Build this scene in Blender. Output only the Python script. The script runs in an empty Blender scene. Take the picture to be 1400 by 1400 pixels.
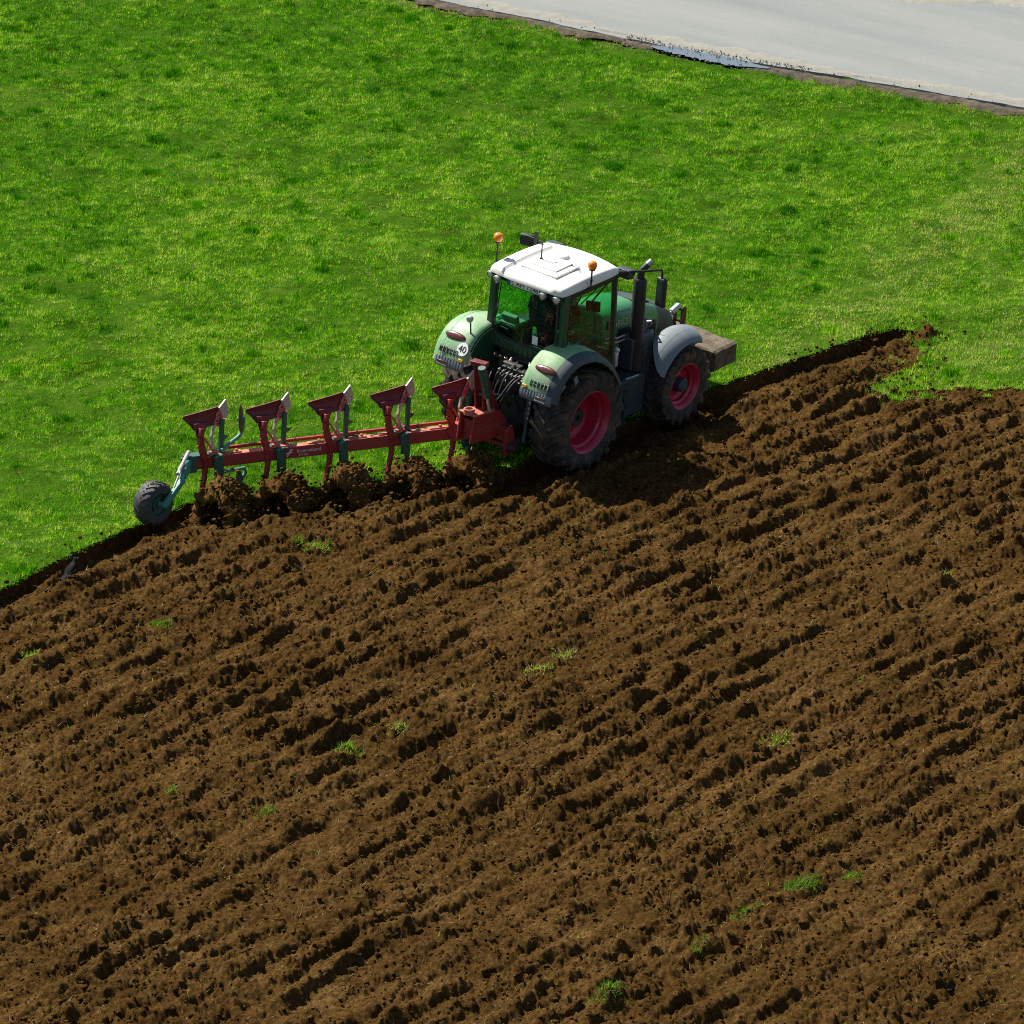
import bpy, bmesh, math, random
import numpy as np
from mathutils import Vector, Matrix, Euler

random.seed(7)
rng = np.random.default_rng(11)
scene = bpy.context.scene
COL = scene.collection
rad = math.radians

# ----------------------------------------------------------------------------
# helpers
# ----------------------------------------------------------------------------
def tag(o, label=None, cat=None, group=None, kind=None):
    if label: o['label'] = label
    if cat: o['category'] = cat
    if group: o['group'] = group
    if kind: o['kind'] = kind
    return o

def empty(name, loc, rot=(0, 0, 0)):
    o = bpy.data.objects.new(name, None)
    o.empty_display_size = 0.3
    o.location = loc
    o.rotation_euler = rot
    COL.objects.link(o)
    return o

def copy_tree(o, parent=None):
    c = o.copy()
    COL.objects.link(c)
    c.parent = parent
    for ch in o.children:
        copy_tree(ch, c)
    return c

def V(*a):
    return Vector(a)

class MB:
    """collects shapes, then links them as one mesh object"""
    def __init__(self):
        self.v = []
        self.f = []
        self.mi = []
        self.cur = 0

    def add(self, vs, fs):
        n = len(self.v)
        self.v.extend([tuple(p) for p in vs])
        for f in fs:
            self.f.append([i + n for i in f])
            self.mi.append(self.cur)
        return self

    def box(self, c, s, rot=None):
        c = Vector(c)
        R = Euler(rot).to_matrix() if rot is not None else Matrix.Identity(3)
        vs = [c + R @ Vector((x * s[0] / 2, y * s[1] / 2, z * s[2] / 2))
              for x in (-1, 1) for y in (-1, 1) for z in (-1, 1)]
        return self.add(vs, [(0, 1, 3, 2), (4, 6, 7, 5), (0, 4, 5, 1), (2, 3, 7, 6), (0, 2, 6, 4), (1, 5, 7, 3)])

    def bar(self, p, q, w, h, up=(0, 0, 1), w2=None, h2=None):
        p, q = Vector(p), Vector(q)
        d = (q - p).normalized()
        u = Vector(up)
        s = d.cross(u)
        if s.length < 1e-4:
            s = d.cross(Vector((1, 0, 0)))
        s.normalize()
        u = s.cross(d).normalized()
        w2 = w if w2 is None else w2
        h2 = h if h2 is None else h2
        vs = [p + s * a * w / 2 + u * b * h / 2 for a, b in ((-1, -1), (1, -1), (1, 1), (-1, 1))]
        vs += [q + s * a * w2 / 2 + u * b * h2 / 2 for a, b in ((-1, -1), (1, -1), (1, 1), (-1, 1))]
        return self.add(vs, [(3, 2, 1, 0), (4, 5, 6, 7), (0, 1, 5, 4), (1, 2, 6, 5), (2, 3, 7, 6), (3, 0, 4, 7)])

    def tube(self, pts, r, n=10, cap=True):
        pts = [Vector(p) for p in pts]
        rs = r if isinstance(r, (list, tuple)) else [r] * len(pts)
        rings = []
        ref = None
        for i, p in enumerate(pts):
            a = pts[max(i - 1, 0)]
            b = pts[min(i + 1, len(pts) - 1)]
            d = (b - a).normalized()
            if ref is None:
                ref = d.orthogonal().normalized()
            ref = (ref - d * ref.dot(d)).normalized()
            s = d.cross(ref)
            rings.append([p + (ref * math.cos(2 * math.pi * k / n) + s * math.sin(2 * math.pi * k / n)) * rs[i] for k in range(n)])
        vs = [x for rg in rings for x in rg]
        fs = []
        for i in range(len(pts) - 1):
            for k in range(n):
                k2 = (k + 1) % n
                fs.append((i * n + k, i * n + k2, (i + 1) * n + k2, (i + 1) * n + k))
        if cap:
            fs.append(tuple(range(n))[::-1])
            fs.append(tuple((len(pts) - 1) * n + k for k in range(n)))
        return self.add(vs, fs)

    def lathe(self, prof, c, axis, n=32, closed=False):
        """prof: list of (radius, t along axis)"""
        c = Vector(c)
        ax = Vector(axis).normalized()
        e1 = ax.orthogonal().normalized()
        e2 = ax.cross(e1)
        vs = []
        for k in range(n):
            a = 2 * math.pi * k / n
            d = e1 * math.cos(a) + e2 * math.sin(a)
            for (r, t) in prof:
                vs.append(c + d * r + ax * t)
        m = len(prof)
        fs = []
        for k in range(n):
            k2 = (k + 1) % n
            for j in range(m if closed else m - 1):
                j2 = (j + 1) % m
                fs.append((k * m + j, k * m + j2, k2 * m + j2, k2 * m + j))
        return self.add(vs, fs)

    def prism(self, poly, vec):
        vec = Vector(vec)
        n = len(poly)
        vs = [Vector(p) for p in poly] + [Vector(p) + vec for p in poly]
        fs = [tuple(range(n))[::-1], tuple(range(n, 2 * n))]
        for i in range(n):
            j = (i + 1) % n
            fs.append((i, j, n + j, n + i))
        return self.add(vs, fs)

    def loft(self, secs, cap=True):
        m = len(secs[0])
        vs = [Vector(p) for s in secs for p in s]
        fs = []
        for i in range(len(secs) - 1):
            for k in range(m):
                k2 = (k + 1) % m
                fs.append((i * m + k, i * m + k2, (i + 1) * m + k2, (i + 1) * m + k))
        if cap:
            fs.append(tuple(range(m))[::-1])
            fs.append(tuple((len(secs) - 1) * m + k for k in range(m)))
        return self.add(vs, fs)

    def sheet(self, grid, th):
        """grid[i][j] of points turned into a slab of thickness th"""
        ni, nj = len(grid), len(grid[0])
        G = [[Vector(p) for p in r] for r in grid]
        top, bot = [], []
        for i in range(ni):
            for j in range(nj):
                du = G[min(i + 1, ni - 1)][j] - G[max(i - 1, 0)][j]
                dv = G[i][min(j + 1, nj - 1)] - G[i][max(j - 1, 0)]
                nrm = du.cross(dv)
                if nrm.length > 1e-9:
                    nrm.normalize()
                top.append(G[i][j] + nrm * th / 2)
                bot.append(G[i][j] - nrm * th / 2)
        N = ni * nj
        fs = []
        for i in range(ni - 1):
            for j in range(nj - 1):
                a, b, c, d = i * nj + j, i * nj + j + 1, (i + 1) * nj + j + 1, (i + 1) * nj + j
                fs.append((a, d, c, b))
                fs.append((N + a, N + b, N + c, N + d))
        for i in range(ni - 1):
            for j in (0, nj - 1):
                a, b = i * nj + j, (i + 1) * nj + j
                fs.append((a, b, N + b, N + a))
        for j in range(nj - 1):
            for i in (0, ni - 1):
                a, b = i * nj + j, i * nj + j + 1
                fs.append((a, b, N + b, N + a))
        return self.add(top + bot, fs)

    def build(self, name, mat, parent=None, org=(0, 0, 0), smooth=35, bevel=0, label=None):
        me = bpy.data.meshes.new(name)
        o = Vector(org)
        me.from_pydata([tuple(Vector(p) - o) for p in self.v], [], self.f)
        bm = bmesh.new()
        bm.from_mesh(me)
        bmesh.ops.recalc_face_normals(bm, faces=bm.faces)
        bm.to_mesh(me)
        bm.free()
        mats = mat if isinstance(mat, (list, tuple)) else [mat]
        for m in mats:
            me.materials.append(m)
        if len(mats) > 1:
            me.polygons.foreach_set('material_index', self.mi)
        me.shade_smooth()
        if smooth < 180:
            me.set_sharp_from_angle(angle=rad(smooth))
        ob = bpy.data.objects.new(name, me)
        COL.objects.link(ob)
        if parent is not None:
            ob.parent = parent
        else:
            ob.location = o
        if bevel:
            b = ob.modifiers.new('bevel', 'BEVEL')
            b.width = bevel
            b.segments = 2
            b.limit_method = 'ANGLE'
            b.angle_limit = rad(40)
        if label:
            ob['label'] = label
        return ob

def text_obj(name, body, mat, parent, origin, xdir, ydir, size, org=(0, 0, 0), extrude=0.002, align='CENTER'):
    cu = bpy.data.curves.new(name, 'FONT')
    cu.body = body
    cu.size = size
    cu.extrude = extrude
    cu.align_x = align
    cu.align_y = 'CENTER'
    tmp = bpy.data.objects.new('tmp_text', cu)
    COL.objects.link(tmp)
    dg = bpy.context.evaluated_depsgraph_get()
    me = bpy.data.meshes.new_from_object(tmp.evaluated_get(dg))
    bpy.data.objects.remove(tmp)
    bpy.data.curves.remove(cu)
    x = Vector(xdir).normalized()
    y = Vector(ydir)
    y = (y - x * y.dot(x)).normalized()
    z = x.cross(y)
    M = Matrix.Translation(Vector(origin) - Vector(org)) @ Matrix((x, y, z)).transposed().to_4x4()
    me.transform(M)
    me.name = name
    me.materials.clear()
    me.materials.append(mat)
    o = bpy.data.objects.new(name, me)
    COL.objects.link(o)
    o.parent = parent
    return o

# ----------------------------------------------------------------------------
# materials
# ----------------------------------------------------------------------------
def new_mat(name):
    m = bpy.data.materials.new(name)
    m.use_nodes = True
    nt = m.node_tree
    b = nt.nodes['Principled BSDF']
    return m, nt, b

def ramp(nt, stops, interp='LINEAR'):
    r = nt.nodes.new('ShaderNodeValToRGB')
    r.color_ramp.interpolation = interp
    els = r.color_ramp.elements
    while len(els) < len(stops):
        els.new(0.5)
    for e, (p, c) in zip(els, stops):
        e.position = p
        e.color = (c[0], c[1], c[2], 1)
    return r

def noise_node(nt, scale, detail=4, rough=0.6, coord='Object', vec=None):
    tc = nt.nodes.new('ShaderNodeTexCoord')
    n = nt.nodes.new('ShaderNodeTexNoise')
    n.inputs['Scale'].default_value = scale
    n.inputs['Detail'].default_value = detail
    n.inputs['Roughness'].default_value = rough
    nt.links.new(vec if vec is not None else tc.outputs[coord], n.inputs['Vector'])
    return n

def mixc(nt, fac, a, b):
    m = nt.nodes.new('ShaderNodeMix')
    m.data_type = 'RGBA'
    for sock, val in (('A', a), ('B', b)):
        s = [i for i in m.inputs if i.name == sock and i.type == 'RGBA'][0]
        if isinstance(val, (tuple, list)):
            s.default_value = (val[0], val[1], val[2], 1)
        else:
            nt.links.new(val, s)
    f = m.inputs[0]
    if isinstance(fac, (int, float)):
        f.default_value = fac
    else:
        nt.links.new(fac, f)
    return [o for o in m.outputs if o.type == 'RGBA'][0]

def paint(name, col, rough=0.4, dirt=(0.16, 0.10, 0.05), amount=0.35, scale=3.0, spec=0.5, metal=0.0, coat=0.0, bump=0.0):
    """painted, plastic or metal surface with patchy dust and fine wear"""
    m, nt, b = new_mat(name)
    n = noise_node(nt, scale, 6, 0.65)
    n2 = noise_node(nt, scale * 9, 4, 0.7)
    r = ramp(nt, [(0.42, (0, 0, 0)), (0.72, (1, 1, 1))])
    nt.links.new(n.outputs['Fac'], r.inputs['Fac'])
    r2 = ramp(nt, [(0.45, (0, 0, 0)), (0.8, (1, 1, 1))])
    nt.links.new(n2.outputs['Fac'], r2.inputs['Fac'])
    mx = nt.nodes.new('ShaderNodeMath'); mx.operation = 'MAXIMUM'
    nt.links.new(r.outputs['Color'], mx.inputs[0])
    nt.links.new(r2.outputs['Color'], mx.inputs[1])
    mu = nt.nodes.new('ShaderNodeMath'); mu.operation = 'MULTIPLY'
    nt.links.new(mx.outputs[0], mu.inputs[0])
    mu.inputs[1].default_value = amount
    c = mixc(nt, mu.outputs[0], col, dirt)
    nt.links.new(c, b.inputs['Base Color'])
    ro = nt.nodes.new('ShaderNodeMath'); ro.operation = 'ADD'
    nt.links.new(mu.outputs[0], ro.inputs[0])
    ro.inputs[1].default_value = rough
    ro.use_clamp = True
    nt.links.new(ro.outputs[0], b.inputs['Roughness'])
    b.inputs['Specular IOR Level'].default_value = spec
    b.inputs['Metallic'].default_value = metal
    b.inputs['Coat Weight'].default_value = coat
    if bump:
        bp = nt.nodes.new('ShaderNodeBump')
        bp.inputs['Strength'].default_value = bump
        bp.inputs['Distance'].default_value = 0.01
        nt.links.new(n2.outputs['Fac'], bp.inputs['Height'])
        nt.links.new(bp.outputs['Normal'], b.inputs['Normal'])
    return m

M = {}
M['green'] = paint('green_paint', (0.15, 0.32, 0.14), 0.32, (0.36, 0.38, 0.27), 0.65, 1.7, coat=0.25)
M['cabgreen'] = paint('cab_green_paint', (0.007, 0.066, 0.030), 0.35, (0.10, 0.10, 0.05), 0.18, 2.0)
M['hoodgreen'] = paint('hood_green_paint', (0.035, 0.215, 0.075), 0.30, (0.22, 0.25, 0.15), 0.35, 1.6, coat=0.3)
M['white'] = paint('white_roof', (0.80, 0.78, 0.72), 0.38, (0.55, 0.46, 0.33), 0.32, 2.2)
M['black'] = paint('black_plastic', (0.012, 0.014, 0.016), 0.45, (0.09, 0.07, 0.045), 0.25, 4)
M['chassis'] = paint('dark_chassis', (0.014, 0.022, 0.024), 0.5, (0.08, 0.06, 0.04), 0.35, 4)
M['navy'] = paint('dark_tank_plastic', (0.014, 0.030, 0.040), 0.5, (0.07, 0.06, 0.05), 0.3, 3)
M['grey'] = paint('grey_fender_plastic', (0.13, 0.165, 0.19), 0.5, (0.27, 0.26, 0.22), 0.4, 2.5)
M['darkgrey'] = paint('dark_grey_plastic', (0.035, 0.05, 0.06), 0.45, (0.10, 0.09, 0.07), 0.3, 3)
M['steel'] = paint('bare_steel', (0.45, 0.44, 0.42), 0.35, (0.20, 0.13, 0.07), 0.4, 8, metal=0.7)
M['silver'] = paint('silver_lamp_metal', (0.62, 0.62, 0.60), 0.3, (0.3, 0.27, 0.2), 0.3, 8, metal=0.5)
M['rim'] = paint('red_rim_paint', (0.46, 0.009, 0.045), 0.35, (0.16, 0.07, 0.05), 0.35, 4, coat=0.2)
M['redlamp'] = paint('red_lamp_lens', (0.085, 0.008, 0.008), 0.2, (0.10, 0.06, 0.04), 0.25, 5, coat=0.5)
M['amber'] = paint('amber_lens', (0.95, 0.22, 0.005), 0.2, (0.6, 0.25, 0.05), 0.15, 6, coat=0.5)
M['yellow'] = paint('yellow_marker', (0.75, 0.40, 0.02), 0.35, (0.4, 0.25, 0.05), 0.3, 12)
M['signwhite'] = paint('sign_white', (0.78, 0.78, 0.76), 0.5, (0.5, 0.45, 0.35), 0.25, 6)
M['ink'] = paint('black_lettering', (0.01, 0.01, 0.012), 0.6, (0.05, 0.05, 0.05), 0.2, 10)
M['letterwhite'] = paint('white_lettering', (0.62, 0.60, 0.56), 0.6, (0.3, 0.15, 0.1), 0.4, 14)
M['plateblue'] = paint('plate_blue', (0.02, 0.07, 0.35), 0.5, (0.1, 0.1, 0.1), 0.2, 8)
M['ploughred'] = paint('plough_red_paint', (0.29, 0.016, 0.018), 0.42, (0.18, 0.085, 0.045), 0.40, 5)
M['mouldred'] = paint('scoured_and_shaded_red', (0.15, 0.006, 0.012), 0.4, (0.10, 0.045, 0.028), 0.5, 6)
M['teal'] = paint('plough_teal_paint', (0.030, 0.24, 0.19), 0.42, (0.25, 0.18, 0.09), 0.35, 6)
M['darkteal'] = paint('plough_dark_green_paint', (0.008, 0.085, 0.065), 0.42, (0.16, 0.10, 0.05), 0.3, 6)
M['worn'] = paint('worn_share_steel', (0.55, 0.50, 0.42), 0.4, (0.28, 0.18, 0.09), 0.55, 14, metal=0.3)
M['rust'] = paint('rusty_bracket', (0.10, 0.055, 0.035), 0.7, (0.16, 0.07, 0.03), 0.6, 9)
M['shinred'] = paint('bright_red_shin', (0.50, 0.035, 0.045), 0.38, (0.55, 0.42, 0.34), 0.55, 18)
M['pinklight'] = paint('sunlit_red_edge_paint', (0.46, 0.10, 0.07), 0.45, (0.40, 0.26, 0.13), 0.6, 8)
M['seat'] = paint('seat_fabric', (0.02, 0.03, 0.032), 0.85, (0.05, 0.05, 0.05), 0.2, 10)
M['console'] = paint('console_plastic', (0.16, 0.18, 0.15), 0.6, (0.2, 0.19, 0.14), 0.3, 6)
M['skin'] = paint('skin', (0.45, 0.25, 0.17), 0.55, (0.40, 0.2, 0.14), 0.2, 20)
M['cloth'] = paint('dark_work_jacket', (0.02, 0.035, 0.06), 0.9, (0.05, 0.05, 0.05), 0.3, 20)
M['trouser'] = paint('dark_trousers', (0.02, 0.022, 0.03), 0.9, (0.06, 0.05, 0.04), 0.3, 20)
M['hair'] = paint('dark_hair', (0.03, 0.018, 0.01), 0.7, (0.04, 0.03, 0.02), 0.2, 30)
M['feather'] = paint('black_feathers', (0.004, 0.004, 0.006), 0.6, (0.010, 0.010, 0.014), 0.4, 30, spec=0.12)
M['beak'] = paint('grey_beak', (0.10, 0.10, 0.10), 0.4, (0.05, 0.05, 0.05), 0.2, 30)
M['mirrorglass'] = paint('mirror_glass', (0.03, 0.035, 0.04), 0.08, (0.06, 0.06, 0.06), 0.2, 5)

def tyre_mat():
    m, nt, b = new_mat('muddy_tyre_rubber')
    n = noise_node(nt, 5.0, 7, 0.7)
    r = ramp(nt, [(0.40, (0.017, 0.018, 0.019)), (0.52, (0.045, 0.036, 0.026)), (0.66, (0.12, 0.075, 0.036))])
    nt.links.new(n.outputs['Fac'], r.inputs['Fac'])
    nt.links.new(r.outputs['Color'], b.inputs['Base Color'])
    b.inputs['Roughness'].default_value = 0.8
    n2 = noise_node(nt, 45, 3, 0.6)
    bp = nt.nodes.new('ShaderNodeBump')
    bp.inputs['Strength'].default_value = 0.4
    bp.inputs['Distance'].default_value = 0.01
    nt.links.new(n2.outputs['Fac'], bp.inputs['Height'])
    nt.links.new(bp.outputs['Normal'], b.inputs['Normal'])
    return m
M['tyre'] = tyre_mat()
M['cleantyre'] = paint('grey_rubber', (0.035, 0.038, 0.042), 0.6, (0.13, 0.10, 0.07), 0.4, 7)

def concrete_mat():
    m, nt, b = new_mat('mossy_concrete')
    n = noise_node(nt, 4.0, 8, 0.7)
    r = ramp(nt, [(0.35, (0.075, 0.056, 0.034)), (0.5, (0.15, 0.118, 0.075)), (0.65, (0.23, 0.19, 0.13))])
    nt.links.new(n.outputs['Fac'], r.inputs['Fac'])
    n3 = noise_node(nt, 30.0, 5, 0.7)
    r3 = ramp(nt, [(0.4, (0.55, 0.5, 0.45)), (0.62, (1, 1, 1))])
    nt.links.new(n3.outputs['Fac'], r3.inputs['Fac'])
    mm = nt.nodes.new('ShaderNodeMix'); mm.data_type = 'RGBA'; mm.blend_type = 'MULTIPLY'
    mm.inputs[0].default_value = 1
    nt.links.new(r.outputs['Color'], mm.inputs[6]); nt.links.new(r3.outputs['Color'], mm.inputs[7])
    nt.links.new(mm.outputs[2], b.inputs['Base Color'])
    b.inputs['Roughness'].default_value = 0.95
    bp = nt.nodes.new('ShaderNodeBump')
    bp.inputs['Strength'].default_value = 0.5
    bp.inputs['Distance'].default_value = 0.02
    nt.links.new(n3.outputs['Fac'], bp.inputs['Height'])
    nt.links.new(bp.outputs['Normal'], b.inputs['Normal'])
    return m
M['concrete'] = concrete_mat()

def glass_mat(name, tint, refl=1.0):
    m = bpy.data.materials.new(name)
    m.use_nodes = True
    nt = m.node_tree
    nt.nodes.clear()
    out = nt.nodes.new('ShaderNodeOutputMaterial')
    tr = nt.nodes.new('ShaderNodeBsdfTransparent')
    tr.inputs['Color'].default_value = (*tint, 1)
    gl = nt.nodes.new('ShaderNodeBsdfGlossy')
    gl.inputs['Roughness'].default_value = 0.03
    fr = nt.nodes.new('ShaderNodeFresnel')
    fr.inputs['IOR'].default_value = 1.5
    mx = nt.nodes.new('ShaderNodeMixShader')
    ge = nt.nodes.new('ShaderNodeNewGeometry')
    inv = nt.nodes.new('ShaderNodeMath'); inv.operation = 'SUBTRACT'; inv.inputs[0].default_value = 1.0
    nt.links.new(ge.outputs['Backfacing'], inv.inputs[1])
    mul = nt.nodes.new('ShaderNodeMath'); mul.operation = 'MULTIPLY'
    nt.links.new(fr.outputs[0], mul.inputs[0]); nt.links.new(inv.outputs[0], mul.inputs[1])
    nt.links.new(mul.outputs[0], mx.inputs[0])
    nt.links.new(tr.outputs[0], mx.inputs[1])
    nt.links.new(gl.outputs[0], mx.inputs[2])
    nt.links.new(mx.outputs[0], out.inputs[0])
    return m
M['glass'] = glass_mat('green_tinted_glass', (0.64, 0.91, 0.77))

SOIL_STOPS = [(0.36, (0.027, 0.0137, 0.0039)), (0.46, (0.056, 0.0295, 0.0084)), (0.55, (0.093, 0.0505, 0.0150)), (0.68, (0.195, 0.115, 0.042))]
def soil_mat(name, gain=1.0):
    m, nt, b = new_mat(name)
    geo = nt.nodes.new('ShaderNodeNewGeometry')
    pos = geo.outputs['Position']
    n1 = noise_node(nt, 0.55, 3, 0.5, vec=pos)
    n2 = noise_node(nt, 10.0, 7, 0.85, vec=pos)
    ad = nt.nodes.new('ShaderNodeMath'); ad.operation = 'MULTIPLY_ADD'
    nt.links.new(n1.outputs['Fac'], ad.inputs[0]); ad.inputs[1].default_value = 0.24
    mu = nt.nodes.new('ShaderNodeMath'); mu.operation = 'MULTIPLY'
    nt.links.new(n2.outputs['Fac'], mu.inputs[0]); mu.inputs[1].default_value = 0.80
    nt.links.new(mu.outputs[0], ad.inputs[2])
    r = ramp(nt, [(p_, tuple(gain * q_ for q_ in c_)) for p_, c_ in SOIL_STOPS])
    nt.links.new(ad.outputs[0], r.inputs['Fac'])
    # pale straw flecks and small stones in the tilth
    vor = nt.nodes.new('ShaderNodeTexVoronoi')
    vor.inputs['Scale'].default_value = 16
    nt.links.new(pos, vor.inputs['Vector'])
    lt = nt.nodes.new('ShaderNodeMath'); lt.operation = 'LESS_THAN'
    nt.links.new(vor.outputs['Distance'], lt.inputs[0]); lt.inputs[1].default_value = 0.16
    sep = nt.nodes.new('ShaderNodeSeparateColor')
    nt.links.new(vor.outputs['Color'], sep.inputs[0])
    gt = nt.nodes.new('ShaderNodeMath'); gt.operation = 'GREATER_THAN'
    nt.links.new(sep.outputs[0], gt.inputs[0]); gt.inputs[1].default_value = 0.965
    an = nt.nodes.new('ShaderNodeMath'); an.operation = 'MULTIPLY'
    nt.links.new(lt.outputs[0], an.inputs[0]); nt.links.new(gt.outputs[0], an.inputs[1])
    c = mixc(nt, an.outputs[0], r.outputs['Color'], (0.34, 0.25, 0.15))
    nt.links.new(c, b.inputs['Base Color'])
    b.inputs['Roughness'].default_value = 0.95
    b.inputs['Specular IOR Level'].default_value = 0.0
    n3 = noise_node(nt, 12.0, 7, 0.85, vec=pos)
    bp = nt.nodes.new('ShaderNodeBump')
    bp.inputs['Strength'].default_value = 1.0
    bp.inputs['Distance'].default_value = 0.055
    nt.links.new(n3.outputs['Fac'], bp.inputs['Height'])
    nt.links.new(bp.outputs['Normal'], b.inputs['Normal'])
    return m
M['soil'] = soil_mat('ploughed_soil')
M['sunlitsoil'] = soil_mat('sunlit_fresh_soil', 1.55)  # lighter copy of the soil, back-lit glow put into the colour

def turf_mat():
    m, nt, b = new_mat('turf_floor')
    geo = nt.nodes.new('ShaderNodeNewGeometry')
    n1 = noise_node(nt, 0.8, 6, 0.65, vec=geo.outputs['Position'])
    n2 = noise_node(nt, 14, 5, 0.7, vec=geo.outputs['Position'])
    r = ramp(nt, [(0.36, (0.020, 0.028, 0.003)), (0.50, (0.028, 0.080, 0.004)), (0.62, (0.06, 0.10, 0.010)), (0.74, (0.17, 0.13, 0.05))])
    mm = nt.nodes.new('ShaderNodeMath'); mm.operation = 'MULTIPLY_ADD'
    nt.links.new(n1.outputs['Fac'], mm.inputs[0]); mm.inputs[1].default_value = 0.5
    mu = nt.nodes.new('ShaderNodeMath'); mu.operation = 'MULTIPLY'; mu.inputs[1].default_value = 0.5
    nt.links.new(n2.outputs['Fac'], mu.inputs[0]); nt.links.new(mu.outputs[0], mm.inputs[2])
    nt.links.new(mm.outputs[0], r.inputs['Fac'])
    nt.links.new(r.outputs['Color'], b.inputs['Base Color'])
    b.inputs['Roughness'].default_value = 0.95
    b.inputs['Specular IOR Level'].default_value = 0.0
    bp = nt.nodes.new('ShaderNodeBump'); bp.inputs['Strength'].default_value = 0.6; bp.inputs['Distance'].default_value = 0.04
    nt.links.new(n2.outputs['Fac'], bp.inputs['Height']); nt.links.new(bp.outputs['Normal'], b.inputs['Normal'])
    return m
M['turf'] = turf_mat()

def blade_mat(name='grass_blades'):
    m = bpy.data.materials.new(name)
    m.use_nodes = True
    nt = m.node_tree
    b = nt.nodes['Principled BSDF']
    out = nt.nodes['Material Output']
    at = nt.nodes.new('ShaderNodeAttribute'); at.attribute_name = 'hue'
    ad = nt.nodes.new('ShaderNodeAttribute'); ad.attribute_name = 'dry'
    r = ramp(nt, [(0.0, (0.019, 0.125, 0.001)), (0.35, (0.078, 0.300, 0.001)), (0.7, (0.190, 0.455, 0.003)), (1.0, (0.41, 0.58, 0.05))])
    nt.links.new(at.outputs['Fac'], r.inputs['Fac'])
    rd = ramp(nt, [(0.0, (0.26, 0.20, 0.06)), (1.0, (0.50, 0.40, 0.20))])
    nt.links.new(at.outputs['Fac'], rd.inputs['Fac'])
    c = mixc(nt, ad.outputs['Fac'], r.outputs['Color'], rd.outputs['Color'])
    nt.links.new(c, b.inputs['Base Color'])
    b.inputs['Roughness'].default_value = 0.5
    b.inputs['Specular IOR Level'].default_value = 0.06
    tl = nt.nodes.new('ShaderNodeBsdfTranslucent')
    nt.links.new(c, tl.inputs['Color'])
    mx = nt.nodes.new('ShaderNodeMixShader'); mx.inputs[0].default_value = 0.5
    nt.links.new(b.outputs[0], mx.inputs[1]); nt.links.new(tl.outputs[0], mx.inputs[2])
    nt.links.new(mx.outputs[0], out.inputs[0])
    return m
M['blade'] = blade_mat()

def road_mat():
    m, nt, b = new_mat('pale_worn_asphalt')
    geo = nt.nodes.new('ShaderNodeNewGeometry')
    pos = geo.outputs['Position']
    mp = nt.nodes.new('ShaderNodeMapping')
    mp.inputs['Rotation'].default_value = (0, 0, rad(8))
    mp.inputs['Scale'].default_value = (1.0, 0.12, 1.0)
    nt.links.new(pos, mp.inputs['Vector'])
    n1 = noise_node(nt, 0.9, 5, 0.6, vec=mp.outputs[0])
    n2 = noise_node(nt, 22, 5, 0.75, vec=pos)
    mm = nt.nodes.new('ShaderNodeMath'); mm.operation = 'MULTIPLY_ADD'; mm.inputs[1].default_value = 0.6
    mu = nt.nodes.new('ShaderNodeMath'); mu.operation = 'MULTIPLY'; mu.inputs[1].default_value = 0.4
    nt.links.new(n1.outputs['Fac'], mm.inputs[0]); nt.links.new(n2.outputs['Fac'], mu.inputs[0]); nt.links.new(mu.outputs[0], mm.inputs[2])
    r = ramp(nt, [(0.35, (0.138, 0.150, 0.142)), (0.5, (0.168, 0.178, 0.167)), (0.66, (0.205, 0.212, 0.193))])
    nt.links.new(mm.outputs[0], r.inputs['Fac'])
    nt.links.new(r.outputs['Color'], b.inputs['Base Color'])
    b.inputs['Roughness'].default_value = 0.85
    bp = nt.nodes.new('ShaderNodeBump'); bp.inputs['Strength'].default_value = 0.3; bp.inputs['Distance'].default_value = 0.01
    nt.links.new(n2.outputs['Fac'], bp.inputs['Height']); nt.links.new(bp.outputs['Normal'], b.inputs['Normal'])
    return m
M['road'] = road_mat()

def verge_mat(name, stops):
    m, nt, b = new_mat(name)
    geo = nt.nodes.new('ShaderNodeNewGeometry')
    n2 = noise_node(nt, 5, 8, 0.75, vec=geo.outputs['Position'])
    r = ramp(nt, stops)
    nt.links.new(n2.outputs['Fac'], r.inputs['Fac'])
    nt.links.new(r.outputs['Color'], b.inputs['Base Color'])
    b.inputs['Roughness'].default_value = 0.95
    bp = nt.nodes.new('ShaderNodeBump'); bp.inputs['Strength'].default_value = 0.8; bp.inputs['Distance'].default_value = 0.04
    nt.links.new(n2.outputs['Fac'], bp.inputs['Height']); nt.links.new(bp.outputs['Normal'], b.inputs['Normal'])
    return m
M['verge'] = verge_mat('gravelly_dirt', [(0.36, (0.012, 0.009, 0.005)), (0.48, (0.045, 0.032, 0.018)), (0.64, (0.10, 0.073, 0.043))])
M['gravel'] = verge_mat('gravel_stone', [(0.3, (0.05, 0.045, 0.04)), (0.55, (0.16, 0.14, 0.12)), (0.7, (0.30, 0.28, 0.24))])
M['sand'] = verge_mat('pale_sandy_edge', [(0.3, (0.185, 0.175, 0.14)), (0.6, (0.235, 0.228, 0.195))])

def water_mat():
    m, nt, b = new_mat('puddle_water')
    b.inputs['Base Color'].default_value = (0.11, 0.135, 0.155, 1)  # pale blue base colour stands in for the reflected sky
    b.inputs['Roughness'].default_value = 0.04
    b.inputs['Specular IOR Level'].default_value = 0.5
    b.inputs['IOR'].default_value = 1.33
    return m
M['water'] = water_mat()

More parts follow.
